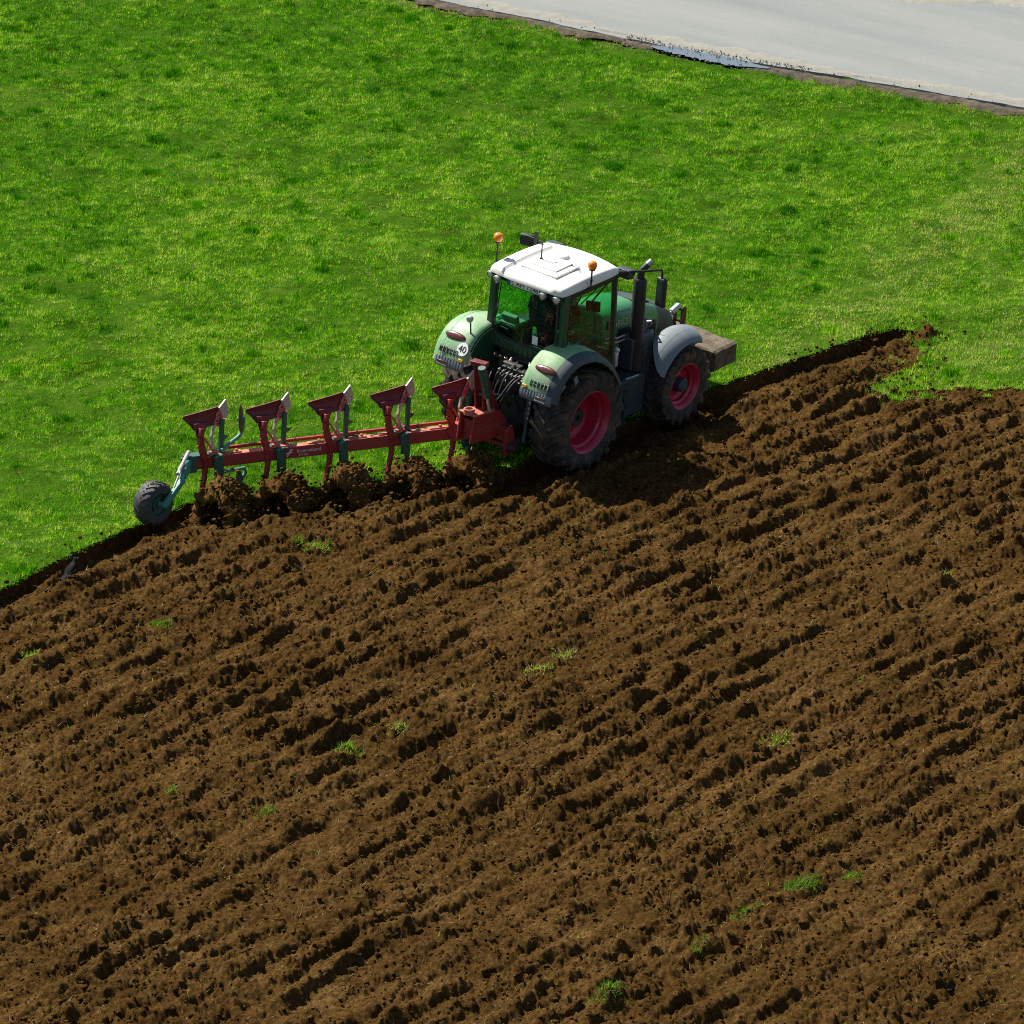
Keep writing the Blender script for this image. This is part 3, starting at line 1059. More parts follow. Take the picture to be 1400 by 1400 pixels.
# --- chassis -------------------------------------------------------------------
m = MB()
m.box((0.75, 0, 0.86), (2.3, 0.50, 0.62))
m.box((2.3, 0, 0.92), (1.4, 0.44, 0.50))
m.tube([(0, -.92, .95), (0, -.6, .95), (0, -.35, .95), (0, .35, .95), (0, .6, .95), (0, 1.05, .95)], [.15, .17, .24, .24, .17, .15], 16)
m.tube([(2.93, -.9, .745), (2.93, -.3, .74), (2.93, .3, .74), (2.93, .9, .745)], [.10, .13, .13, .10], 12)
m.box((2.93, 0, .72), (.34, .5, .3))
m.box((3.55, 0, .82), (.5, .55, .34))
m.build('chassis', M['chassis'], T, bevel=.02)
m = MB()
m.box((2.25, 0, 1.32), (1.75, 0.74, 0.55))
for x in (1.65, 1.9, 2.2, 2.5, 2.8):
    m.box((x, -.39, 1.3 + rj(.1)), (.14, .12, .28))
    m.tube([(x, -.38, 1.5), (x + .06, -.46, 1.42), (x + .10, -.44, 1.2)], .025, 8)
m.build('engine', M['chassis'], T, bevel=.012)

# --- bonnet -----------------------------------------------------------------------
def hood_sec(x, zt, wt, wb_, zb, cr):
    return [(x, -wb_, zb), (x, -wb_, zb + (zt - zb) * .55), (x, -wt - .01, zt - .12), (x, -wt * .86, zt - .015), (x, -wt * .45, zt + cr * .8), (x, 0, zt + cr),
            (x, wt * .45, zt + cr * .8), (x, wt * .86, zt - .015), (x, wt + .01, zt - .12), (x, wb_, zb + (zt - zb) * .55), (x, wb_, zb)]
m = MB()
m.loft([hood_sec(1.28, 2.37, .43, .45, 1.62, .03), hood_sec(1.75, 2.36, .44, .46, 1.60, .035), hood_sec(2.2, 2.32, .44, .47, 1.55, .04), hood_sec(2.6, 2.22, .43, .46, 1.5, .04), hood_sec(2.95, 2.08, .42, .45, 1.42, .04)])
hood = m.build('bonnet', M['hoodgreen'], T, smooth=50)
m = MB()
m.loft([hood_sec(2.955, 2.075, .415, .445, 1.35, .04), hood_sec(3.25, 1.96, .40, .43, 1.22, .04), hood_sec(3.5, 1.80, .36, .40, 1.15, .03), hood_sec(3.62, 1.55, .30, .36, 1.12, .02)])
nose = m.build('radiator_grille', M['darkgrey'], hood, smooth=50)
# dark centre panel on top and side grilles
m = MB()
m.sheet([[(x, y, z + .006) for (y) in (-.26, -.1, .1, .26)] for (x, z) in ((2.35, 2.315), (2.6, 2.255), (2.95, 2.12))], .012)
m.build('bonnet_vent', M['darkgrey'], hood)
for sy in (-1, 1):
    m = MB()
    m.box((2.28, sy * .474, 1.80), (1.15, .02, .26), (0, rad(7), 0))
    for k in range(12):
        m.box((1.78 + k * .09, sy * .487, 1.85 - k * .0105), (.016, .012, .22))
    m.build('side_grille', M['black'], hood)
text_obj('lettering', 'VARIO', M['letterwhite'], hood, (1.72, -.468, 2.11), (1, 0, -.06), (0, .12, 1), .17)
for sy in (-1, 1):
    m = MB()
    m.box((3.56, sy * .22, 1.62), (.10, .2, .12), (0, rad(25), 0))
    m.build('headlight', M['silver'], nose, bevel=.015)

# --- cab --------------------------------------------------------------------------
cab = MB()
XR, XA = -.42, 1.14
# rear pillars, middle pillars, front pillars
for sy in (-1, 1):
    cab.bar((XR + .02, sy * .80, 2.20), (XR + .05, sy * .79, 3.36), .13, .12, (1, 0, 0))
    cab.bar((XA, sy * .80, 1.45), (XA - .05, sy * .76, 3.34), .07, .11, (1, 0, 0))
    cab.bar((XR, sy * .80, 3.34), (XA, sy * .78, 3.32), .08, .09)
    cab.bar((XR + .03, sy * .80, 2.28), (.10, sy * .81, 2.30), .09, .16)
    cab.bar((.06, sy * .81, 2.32), (.55, sy * .81, 1.95), .07, .10)
    cab.bar((.55, sy * .81, 1.95), (.95, sy * .81, 1.45), .07, .10)
    cab.bar((.92, sy * .81, 1.45), (XA + .03, sy * .80, 1.45), .07, .08)
cab.bar((XR, -.80, 3.35), (XR, .80, 3.35), .09, .10)
cab.bar((XA - .03, -.76, 3.33), (XA - .03, .76, 3.33), .09, .09)
# curved lower rail of the rear window and the rear wall under it
n = 14
rail, wallp = [], []
for i in range(n + 1):
    y = -.80 + 1.6 * i / n
    t = abs(y) / .8
    z = 2.16 + .26 * max(0, (t - .55) / .45) ** 2
    rail.append((XR - .02, y, z))
for i in range(n):
    a, b = rail[i], rail[i + 1]
    cab.prism([(XR - .05, a[1], a[2]), (XR - .05, b[1], b[2]), (XR - .05, b[1], 1.98), (XR - .05, a[1], 1.98)], (.10, 0, 0))
# rounded upper corners of the rear window
for sy in (-1, 1):
    cab.prism([(XR - .03, sy * .76, 3.32), (XR - .03, sy * .62, 3.32), (XR - .03, sy * .76, 3.16)], (.06, 0, 0))
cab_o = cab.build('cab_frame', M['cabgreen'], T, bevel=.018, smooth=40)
m = MB()
m.box((.35, 0, 1.80), (1.6, 1.40, .14))
m.box((-.30, 0, 1.95), (.24, 1.1, .30))
m.box((.40, -.74, 2.12), (.60, .06, .18)); m.box((.40, .74, 2.12), (.60, .06, .18))
m.box((.05, -.62, 2.05), (.75, .30, .5)); m.box((.05, .62, 2.05), (.75, .30, .5))
m.build('cab_floor', M['black'], T, bevel=.02)

# glass: rear window, side windows, windscreen
def pane(name, pts, th, off):
    m = MB(); m.prism(pts, off); return m.build(name, M['glass'], T)
rw = [(XR - .045, -.72, 2.46), (XR - .045, -.70, 2.34), (XR - .045, -.60, 2.26), (XR - .045, -.45, 2.21), (XR - .045, 0, 2.18), (XR - .045, .45, 2.21), (XR - .045, .60, 2.26), (XR - .045, .70, 2.34), (XR - .045, .72, 2.46), (XR - .045, .70, 3.29), (XR - .045, -.70, 3.29)]
pane('rear_window', rw, .01, (-.006, 0, 0))
m = MB()
for i in range(len(rw)):
    a, b = rw[i], rw[(i + 1) % len(rw)]
    m.bar(Vector(a) + Vector((-.008, 0, 0)), Vector(b) + Vector((-.008, 0, 0)), .045, .014, (1, 0, 0))
m.build('rear_window_seal', M['black'], T)
for sy in (-1, 1):
    sw = [(-.30, sy * .825, 2.36), (.06, sy * .83, 2.36), (.56, sy * .83, 1.99), (.95, sy * .83, 1.49), (1.09, sy * .825, 1.49), (1.05, sy * .79, 3.27), (-.30, sy * .81, 3.27)]
    pane('door_window', sw, .01, (0, sy * .006, 0))
    m = MB()
    for i in range(len(sw)):
        a, b = Vector(sw[i]), Vector(sw[(i + 1) % len(sw)])
        m.bar(a + Vector((0, sy * .008, 0)), b + Vector((0, sy * .008, 0)), .014, .035)
    m.bar((.88, sy * .84, 2.35), (.88, sy * .84, 2.52), .03, .04)
    m.build('door_seal', M['black'], T)
m = MB()
gr = [[(XA + .02 + .16 * math.cos(u * 1.45), .73 * math.sin(u * 1.45) / math.sin(1.45), z) if z < 3.0 else (XA - .04 + .14 * math.cos(u * 1.45), .70 * math.sin(u * 1.45) / math.sin(1.45), z) for u in np.linspace(-1, 1, 13)] for z in (2.30, 2.8, 3.28)]
m.sheet(gr, .008)
m.build('windscreen', M['glass'], T, smooth=60)
m = MB()
m.tube([(XA + .20, .12, 2.42), (XA + .19, -.15, 2.75), (XA + .17, -.30, 2.98)], .012, 6)
m.bar((XA + .205, -.05, 2.45), (XA + .165, -.48, 3.05), .015, .03)
m.build('wiper', M['black'], T)

# roof
NX, NY = 44, 44
def roof_pt(u, v):
    x0, x1 = -.52, 1.20
    # rounded outline
    yw = .845 - .05 * max(0, (u - .75) / .25) ** 2 - .03 * max(0, (.08 - u) / .08) ** 2
    x = x0 + (x1 - x0) * u + .10 * (1 - (2 * v - 1) ** 2) * (u - .5) * 1.4
    y = (2 * v - 1) * yw
    e = min(1, max(0, 1 - abs(2 * v - 1)) / .10)
    ex = min(1, u / .05) * min(1, (1 - u) / .12)
    crown = .055 * (1 - (2 * v - 1) ** 2) + .045 * math.sin(math.pi * min(1, u * .95 + .03))
    z = 3.40 + .085 * math.sqrt(max(0, 1 - (1 - e) ** 2)) * (0.4 + .6 * math.sqrt(max(0, 1 - (1 - min(1, ex)) ** 2))) + crown - .05 * max(0, (u - .8) / .2) ** 2
    # sunken centre between the two side rails
    def ss(a, b, t):
        t = min(1, max(0, (t - a) / (b - a))); return t * t * (3 - 2 * t)
    band = ss(-.63, -.52, y) * (1 - ss(.48, .53, y)) * (1 - ss(.80, .86, u))
    z -= .06 * band
    return (x, y, z)
m = MB()
top = [[roof_pt(i / NX, j / NY) for j in range(NY + 1)] for i in range(NX + 1)]
vs = [p for r in top for p in r]
fs = []
for i in range(NX):
    for j in range(NY):
        a = i * (NY + 1) + j
        fs.append((a, a + 1, a + NY + 2, a + NY + 1))
# skirt
per = [(i, 0) for i in range(NX)] + [(NX, j) for j in range(NY)] + [(i, NY) for i in range(NX, 0, -1)] + [(0, j) for j in range(NY, 0, -1)]
base = len(vs)
cxm, cym = .34, 0
for (i, j) in per:
    p = top[i][j]
    vs.append((cxm + (p[0] - cxm) * 1.004, p[1] * 1.006, 3.375))
b2 = len(vs)
for (i, j) in per:
    p = top[i][j]
    vs.append((cxm + (p[0] - cxm) * .93, p[1] * .93, 3.335))
npz = len(per)
for k in range(npz):
    k2 = (k + 1) % npz
    a = per[k][0] * (NY + 1) + per[k][1]; b = per[k2][0] * (NY + 1) + per[k2][1]
    fs.append((a, b, base + k2, base + k))
    fs.append((base + k, base + k2, b2 + k2, b2 + k))
fs.append(tuple(range(b2, b2 + npz)))
m.add(vs, fs)
roof = m.build('cab_roof', M['white'], T, smooth=42)
m = MB()
m.box((.16, 0.0, 3.532), (.70, .82, .03), (0, rad(-1.5), 0))
m.box((.22, .02, 3.560), (.50, .60, .026), (0, rad(-1.5), 0))
m.build('roof_hatch', M['white'], roof, bevel=.012)
m = MB()
m.lathe([(0.0, .03), (.11, .026), (.13, 0), (.13, -.03)], (.66, .12, 3.545), (0, 0, 1), 20)
m.build('receiver_dome', M['white'], roof, smooth=60)
m = MB()
m.tube([(.216, .252, 3.56), (.216, .252, 3.90)], .012, 8)
m.tube([(.216, .252, 3.56), (.216, .252, 3.59)], .03, 8)
m.build('antenna', M['black'], roof)
m = MB()
m.box((-.22, .70, 3.512), (.20, .06, .02), (0, rad(-10), rad(14)))
m.build('roof_vent', M['darkgrey'], roof, bevel=.006)
m = MB()
m.tube([(.25, -.02, 3.578), (.40, -.30, 3.565), (.40, -.46, 3.53), (.30, -.60, 3.53), (.20, -.74, 3.51), (.16, -.845, 3.46)], .008, 6)
m.build('cable', M['darkgrey'], roof)
# dark liner band under the roof edge
m = MB()
m.bar((XR - .03, -.76, 3.325), (XR - .03, .76, 3.325), .06, .05)
m.bar((XR, -.83, 3.318), (XA, -.80, 3.305), .04, .04)
m.bar((XR, .83, 3.318), (XA, .80, 3.305), .04, .04)
m.build('roof_liner', M['black'], T)

# number plate under the rear roof edge
m = MB()
m.box((-.535, .03, 3.325), (.015, .72, .125))
plate = m.build('number_plate', M['signwhite'], T, bevel=.006)
m = MB()
m.box((-.5445, .355, 3.325), (.006, .06, .11))
m.build('plate_band', M['plateblue'], plate)
m = MB()
for a, b in (((0, .39, 3.39), (0, -.33, 3.39)), ((0, .39, 3.26), (0, -.33, 3.26)), ((0, .39, 3.26), (0, .39, 3.39)), ((0, -.33, 3.26), (0, -.33, 3.39))):
    m.bar(Vector(a) + Vector((-.541, 0, 0)), Vector(b) + Vector((-.541, 0, 0)), .012, .012)
m.build('plate_frame', M['black'], plate)
text_obj('plate_lettering', 'L AM 7248', M['ink'], plate, (-.5455, .0, 3.325), (0, -1, 0), (0, 0, 1), .135)

def lamp(p, d, r, mat=None, parent=T, name='work_light'):
    m = MB()
    d = Vector(d).normalized(); p = Vector(p)
    m.lathe([(0, -.09), (r * .55, -.085), (r * .9, -.05), (r, -.01), (r, .02), (r * .86, .025)], p, d, 18)
    o = m.build(name, M['black'] if mat is None else mat, parent, smooth=50)
    m = MB()
    m.lathe([(0, .022), (r * .5, .02), (r * .86, .012)], p, d, 18)
    m.build('lens', M['silver'], o, smooth=60)
    return o
for (y, x) in ((.84, -.46), (.62, -.55), (-.42, -.56), (-.70, -.53)):
    lamp((x - .02, y, 3.29), (-1, .25, -.15), .068, M['silver'])

# beacons on stalks
for (x, y, z0, z1) in ((.19, -.90, 3.38, 3.82), (-.165, .95, 3.42, 3.88)):
    m = MB()
    m.tube([(x, y * .93, z0 - .02), (x, y, z0)], .025, 8)
    m.tube([(x, y, z0 - .05), (x, y, z1 - .10)], .016, 8)
    m.tube([(x, y, z0 + .12), (x, y, z0 + .17)], .026, 8)
    st = m.build('beacon_light', M['black'], T)
    m = MB()
    m.lathe([(0, -.10), (.055, -.10), (.062, -.075), (.05, -.07)], (x, y, z1), (0, 0, 1), 18)
    m.build('beacon_base', M['black'], st)
    m = MB()
    m.lathe([(.045, -.085), (.075, -.06), (.085, -.015), (.082, .03), (.062, .062), (.03, .075), (0, .078)], (x, y, z1), (0, 0, 1), 20)
    m.build('beacon_lens', M['amber'], st, smooth=80)

# mirrors and front lamp clusters
for sy in (-1, 1):
    m = MB()
    xm = 1.90 if sy < 0 else 1.10
    ym = 1.20 * sy if sy < 0 else 1.27
    if sy < 0:
        m.tube([(1.12, -.80, 3.37), (1.36, -.92, 3.37), (1.60, -1.05, 3.35), (1.88, -1.2, 3.34), (1.90, -1.205, 3.32), (1.90, -1.205, 3.14)], .022, 8)
        m.bar((1.12, -.78, 3.35), (1.45, -.92, 3.33), .05, .10)
    else:
        m.tube([(1.12, .80, 3.38), (1.12, 1.05, 3.44), (1.08, 1.27, 3.46), (1.08, 1.27, 3.40)], .02, 8)
        m.tube([(.86, .86, 3.42), (.86, .88, 3.72)], [.05, .035], 8)
    mo = m.build('mirror', M['black'], T)
    m = MB()
    hz = .56 if sy < 0 else .22
    zc = 2.90 if sy < 0 else 3.37
    m.box((xm + .02, ym, zc), (.10, .21 if sy < 0 else .26, hz), (0, 0, rad(12 * sy)))
    m.build('mirror_housing', M['black'], mo, bevel=.03)
    m = MB()
    m.box((xm - .035, ym, zc), (.008, .17 if sy < 0 else .22, hz - .07), (0, 0, rad(12 * sy)))
    m.build('mirror_glass', M['mirrorglass'], mo)
    m = MB()
    m.box((1.36, sy * .80, 3.30), (.17, .24, .17), (0, rad(8), 0))
    m.box((1.34, sy * .80, 3.39), (.20, .28, .02), (0, rad(8), 0))
    lo = m.build('front_work_light', M['darkgrey'], T, bevel=.025)
    m = MB()
    m.box((1.448, sy * .80, 3.29), (.01, .19, .12), (0, rad(8), 0))
    m.build('lens', M['silver'], lo)

# exhaust stack
m = MB()
m.tube([(1.96, -.72, 1.25), (1.96, -.72, 1.7)], [.15, .15], 18)
m.tube([(1.95, -.72, 1.68), (1.93, -.72, 2.2), (1.92, -.72, 2.98), (1.92, -.72, 3.02)], [.12, .125, .125, .10], 18)
m.tube([(1.92, -.72, 2.98), (1.92, -.72, 3.12), (1.94, -.73, 3.17), (1.99, -.755, 3.23), (2.04, -.78, 3.27)], [.075, .07, .065, .06, .06], 14)
ex = m.build('exhaust_stack', M['black'], T, smooth=50)
m = MB()
m.tube([(2.03, -.775, 3.265), (2.10, -.81, 3.325)], [.062, .062], 14)
m.build('exhaust_tip', M['steel'], ex, smooth=50)
m = MB()
m.box((2.10, -.60, 1.55), (.62, .34, .62))
m.tube([(2.24, -.62, 1.80), (2.34, -.60, 1.95), (2.44, -.55, 1.98), (2.5, -.46, 1.9)], .055, 10)
m.build('exhaust_cleaner', M['darkgrey'], T, bevel=.05)
for k, (x, z) in enumerate(((1.36, 1.95), (1.42, 1.75), (2.38, 1.98), (2.46, 1.78))):
    m = MB()
    m.tube([(x, -.56, z), (x + .05, -.66, z + .03), (x + .13, -.62, z - .05), (x + .10, -.52, z - .16)], .022, 8)
    m.build('coolant_pipe', M['steel'], T)
for zz in (1.98, 1.90):
    m = MB()
    m.tube([(1.22, -.55, zz), (1.5, -.61, zz - .05), (1.76, -.59, zz - .07)], .017, 8)
    m.build('coolant_pipe', M['steel'], T)
m = MB()
m.box((1.32, -.74, 1.62), (.12, .10, .30), (0, 0, .3)); m.tube([(1.33, -.76, 1.78), (1.33, -.78, 1.84)], .05, 10)
m.build('air_tank', M['silver'], T, bevel=.03)

# fuel tank with steps, right; second tank, left
for sy in (-1, 1):
    m = MB()
    m.box((1.66, sy * .70, .82), (.86, .42, .78))
    m.box((1.40, sy * .72, 1.16), (.34, .40, .10))
    m.box((2.22, sy * .66, 1.05), (.30, .32, 1.0))
    tk = m.build('fuel_tank', M['navy'], T, bevel=.05)
    m = MB()
    for z in (.42, .72, 1.02):
        m.box((1.28, sy * .90, z), (.34, .20, .035))
    for x in (1.10, 1.46):
        m.bar((x, sy * .92, .38), (x, sy * .88, 1.2), .03, .05)
    m.build('step_ladder', M['black'], tk)
    m = MB()
    m.tube([(1.52, sy * .86, 1.20), (1.86, sy * .89, 1.20)], .018, 8)
    m.build('grab_rail', M['steel'], tk)

# --- rear fenders ---------------------------------------------------------------
def rear_fender(sy):
    # profile in the xz plane from the lower lip behind the tyre, over the top, to the front
    P = [(-1.20, 1.80), (-1.17, 1.92), (-1.10, 2.04), (-1.00, 2.16), (-.88, 2.26), (-.72, 2.335), (-.52, 2.375), (-.30, 2.375), (-.06, 2.33), (.18, 2.235), (.40, 2.09), (.60, 1.90), (.76, 1.69), (.86, 1.50)]
    ys = [.555, .58, .66, .78, .92, 1.06, 1.14]
    dz = [-.10, -.02, .0, .015, .015, .0, -.03]
    cx, cz = -.2, 1.25
    YO = .15 if sy > 0 else 0.0     # the left side stands a little further out
    def pt(p, y, d):
        v = Vector((p[0] - cx, 0, p[1] - cz)); L = v.length; v.normalize()
        return (cx + v.x * (L + d), sy * y + YO, cz + v.z * (L + d))
    m = MB()
    m.sheet([[pt(p, y, d) for y, d in zip(ys, dz)] for p in P], .02)
    o = m.build('rear_fender', M['green'], T, smooth=60)
    # dark outer edge that wraps round the tyre
    ys2 = [1.13, 1.19, 1.26, 1.31, 1.325]
    dz2 = [-.022, -.035, -.055, -.09, -.16]
    Pe = [(-1.235, 1.70)] + P
    m = MB()
    m.sheet([[pt(p, y, d) for y, d in zip(ys2, dz2)] for p in Pe], .022)
    m.build('fender_edge', M['green'] if sy > 0 else M['darkgrey'], o, smooth=60)
    # inner cheek
    m = MB()
    m.prism([pt(p, .55, -.05) for p in P[2:]] + [(.55, sy * .55 + YO, 1.35), (-.75, sy * .55 + YO, 1.35)], (0, sy * .03, 0))
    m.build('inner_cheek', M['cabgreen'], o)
    # ribbed grey panel along the lower lip
    m = MB()
    Pr = [(-1.215, 1.62), (-1.235, 1.68), (-1.228, 1.74), (-1.205, 1.80)]
    yy = np.linspace(.57, 1.24, 68)
    m.sheet([[(lambda q: (q[0] - (.012 if (int((y - .57) * 15.5 * 2) % 2) else 0), q[1], q[2]))(pt(p, y, 0.0 - .04 * max(0, (y - 1.10) / .14) ** 2)) for y in yy] for p in Pr], .018)
    m.build('lamp_panel', M['grey'], o, smooth=20)
    # reflector
    m = MB()
    q = Vector(pt((-1.232, 1.705), 1.04, .02))
    m.box(q, (.02, .21, .055), (0, rad(10), 0))
    rf = m.build('reflector', M['redlamp'], o, bevel=.006)
    m = MB()
    m.box(q + Vector((-.004, 0, -.042)), (.02, .21, .02), (0, rad(10), 0))
    m.build('white_strip', M['signwhite'], rf)
    # oval tail light, lying across the shoulder
    m = MB()
    N = 20
    secs = []
    for ring, sc in ((0, 1.0), (.018, .98), (.034, .82), (.042, .4)):
        sec = []
        for k in range(N):
            a = 2 * math.pi * k / N
            yv = .95 + .235 * sc * math.cos(a)
            t = .075 * sc * math.sin(a)
            bx, bz = -1.00, 2.16
            tx, tz = .66, .75
            # normal of the shoulder there
            nx, nz = -.75, .66
            w_ = -.03 * max(0, (yv - 1.10) / .1) ** 2 if yv > 1.10 else 0
            sec.append((bx + tx * t + nx * (ring + .012 + w_), sy * yv + YO, bz + tz * t + nz * (ring + .012 + w_)))
        secs.append(sec)
    m.loft(secs)
    m.build('tail_light', M['redlamp'], o, smooth=60)
    # row of five ventilation slots
    m = MB()
    for k in range(5):
        y = .80 + k * .078
        c = Vector(pt((-1.175, 1.905), y, .012))
        m.lathe([(.035, -.01), (.035, .012), (.0, .012)], c, (-.95, 0, .30), 12)
        m.box(c + Vector((.03, 0, .045)), (.05, .05, .05), (0, rad(-20), rad(-sy * 15)))
    m.build('vent_slot', M['ink'], o)
    m = MB()
    for k in range(6):
        y = .761 + k * .078
        c = Vector(pt((-1.165, 1.925), y, .02))
        m.box(c, (.028, .022, .11), (0, rad(20), 0))
    m.build('vent_rib', M['green'], o, bevel=.008)
    m = MB()
    c = Vector(pt((-1.195, 1.83), .655, .022))
    m.box(c, (.02, .105, .05), (0, rad(12), 0))
    m.build('side_marker', M['yellow'], o, bevel=.008)
    # lamp on a stalk at the inner shoulder
    x0 = -.90 if sy > 0 else -.40
    m = MB()
    zb_ = 2.24 if sy > 0 else 2.36
    m.tube([(x0, sy * .70 + YO, zb_), (x0, sy * .72 + YO, zb_ + .22), (x0, sy * .74 + YO, zb_ + .26)], .014, 8)
    stalk = m.build('fender_light', M['black'], o)
    lamp((x0, sy * .75, zb_ + .28), (-1, 0, -.1), .062, M['silver'], stalk, 'lamp_head') if False else None
    m = MB()
    m.lathe([(0, -.07), (.045, -.06), (.062, -.02), (.062, .02), (.05, .03), (0, .03)], (x0, sy * .75 + YO, zb_ + .28), (-1, 0, -.1), 16)
    m.build('lamp_head', M['silver'], stalk, smooth=50)
    if sy > 0:
        c = Vector(pt((-1.115, 2.01), .68, .024))
        nrm = Vector((-.88, 0, .47))
        m = MB()
        m.lathe([(0, .006), (.120, .006), (.123, 0), (.123, -.006)], c, nrm, 32)
        sg = m.build('speed_sign', M['signwhite'], o)
        text_obj('sign_number', '40', M['ink'], sg, c + nrm * .009, (0, -1, 0), (.47, 0, .88), .17)
    else:
        for q, sz, an in (((-.62, -1.335, 1.98), (.10, .012, .16), -25), ((-.95, -1.30, 1.93), (.12, .02, .10), -40)):
            m = MB()
            m.box(q, sz, (0, rad(an), 0))
            m.build('side_reflector', M['grey'], o)
    return o
rear_fender(-1)
rear_fender(1)

# --- front fenders ---------------------------------------------------------------
def front_fender(sy):
    ys = [.70, .74, .82, .92, 1.04, 1.14, 1.22, 1.26]
    dz = [.03, .085, .12, .13, .11, .065, .0, -.06]
    m = MB()
    def pt(a, y, d):
        r = .90 + d
        return (2.90 + r * math.cos(a), sy * y, .79 + r * math.sin(a))
    angs = [rad(153 - i * (153 - 66) / 26) for i in range(27)]
    def ang(i, y):
        a0 = 114 + 39 * min(1, (y - .70) / .50)
        return rad(a0 - i * (a0 - 66) / 26)
    m.sheet([[pt(ang(i, y), y, d) for y, d in zip(ys, dz)] for i in range(27)], .022)
    o = m.build('front_fender', M['grey'], T, smooth=60)
    m = MB()
    for y, d in ((.86, .124), (1.06, .105)):
        m.tube([pt(ang(i, y), y, d + .003) for i in range(1, 22)], .006, 5)
    for a0 in (angs[11], angs[13]):
        m.tube([pt(a0, y, d + .006) for y, d in zip([.80, .86, .92, .98], [.126, .13, .128, .12])], .006, 5)
    m.tube([pt(a, .98, .122) for a in angs[11:14]], .006, 5)
    m.build('panel_groove', M['ink'], o)
    m = MB()
    m.bar((2.93, sy * .55, .9), (2.93, sy * .72, 1.70), .06, .10)
    m.bar((2.5, sy * .60, 1.45), (2.93, sy * .70, 1.68), .05, .05)
    m.build('fender_bracket', M['black'], o)
    return o
front_fender(-1)
front_fender(1)

# --- rear linkage and hydraulics -----------------------------------------------------
m = MB()
m.box((-.42, 0, 1.15), (.35, .62, .85))
m.box((-.58, .0, 1.50), (.24, .80, .26))
m.box((-.60, .12, 1.78), (.14, .50, .14))
m.box((-.62, 0, .62), (.40, .34, .30))
m.build('rear_axle_housing', M['chassis'], T, bevel=.03)
for sy in (-1, 1):
    m = MB()
    m.bar((-.25, sy * .36, .62), (-1.15, sy * .44, .55), .07, .13)
    m.lathe([(.05, -.05), (.09, -.05), (.09, .05), (.05, .05)], (-1.18, sy * .44, .55), (0, 1, 0), 14, closed=True)
    m.build('lower_link', M['chassis'], T, bevel=.015)
    m = MB()
    m.tube([(-.92, sy * .50, .60), (-.86, sy * .50, 1.05)], .035, 10)
    m.tube([(-.86, sy * .50, 1.0), (-.78, sy * .49, 1.52)], .05, 10)
    lr = m.build('lift_rod', M['darkgrey'], T)
    for k in range(5):
        m = MB()
        z = 1.05 + k * .09
        m.tube([(-.90 + k * .013, sy * .545, z), (-.895 + k * .013, sy * .545, z + .05)], .018, 6)
        m.build('rod_fitting', M['steel'], lr)
    m = MB()
    m.bar((-.35, sy * .42, 1.60), (-.86, sy * .49, 1.56), .09, .13)
    m.build('lift_arm', M['black'], T, bevel=.02)
m = MB()
m.tube([(-.55, .0, 1.32), (-1.0, .0, 1.36)], .045, 10)
m.tube([(-1.0, .0, 1.36), (-1.62, .0, 1.58)], .03, 10)
m.build('top_link', M['darkgrey'], T)
vb = MB()
vb.box((-.66, -.05, 1.70), (.16, .60, .20))
for k in range(7):
    vb.tube([(-.72, -.32 + k * .09, 1.74), (-.80, -.32 + k * .09, 1.72)], .024, 8)
vb = vb.build('hydraulic_valve_block', M['black'], T, bevel=.01)
m = MB()
for k in range(7):
    z = 1.74 + rj(.05)
    m.tube([(-.79, -.32 + k * .09, z), (-.85, -.32 + k * .09, z - .01)], .020, 8)
m.build('hydraulic_couplings', M['steel'], vb)
for k in range(30):
    m = MB()
    p = Vector((-.62 - .24 * random.random(), random.uniform(-.46, .46), random.uniform(1.05, 2.02)))
    d = Vector((rj(.12), rj(.12), rj(.10)))
    m.tube([p, p + d * .6, p + d + Vector((0, 0, rj(.06)))], random.uniform(.008, .018), 6)
    m.build('hydraulic_fitting', M['steel'], vb)
for k in range(5):
    m = MB()
    p = Vector((-.70, -.1 + .12 * k, 1.93)); m.tube([p, p + Vector((-.06, rj(.06), .05))], .018, 6)
    m.build('coupling_cap', M['rust'], vb)
for k in range(9):
    y0 = -.34 + k * .08
    p0 = Vector((-.80, y0, 1.72)); p3 = Vector((-1.42 + rj(.2), .05 + rj(.3), 1.30 + rj(.4)))
    if k % 3 == 0:
        p3 = Vector((-.55 + rj(.2), y0 + rj(.5), .85 + rj(.2)))
    p1 = p0 + Vector((-.25 - .2 * random.random(), rj(.1), .12 + rj(.2))); p2 = p3 + Vector((.18, rj(.2), -.25 - .3 * random.random()))
    pts = []
    for i in range(17):
        t = i / 16
        pts.append(p0 * (1 - t) ** 3 + p1 * 3 * t * (1 - t) ** 2 + p2 * 3 * t * t * (1 - t) + p3 * t ** 3)
    m = MB(); m.tube(pts, .016, 8)
    m.build('hydraulic_hose', M['black'], T, smooth=70)

# front hitch
m = MB()
for sy in (-1, 1):
    m.bar((3.55, sy * .30, .75), (4.02, sy * .42, .80), .07, .14)
m.box((3.72, 0, 1.02), (.12, .5, .6))
m.build('front_linkage', M['rust'], T, bevel=.015)
m = MB()
m.tube([(3.62, 0, 1.40), (4.05, 0, 1.56)], .028, 10)
m.tube([(3.98, 0, 1.53), (4.20, 0, 1.60)], .06, 10)
m.build('front_top_link', M['silver'], T)

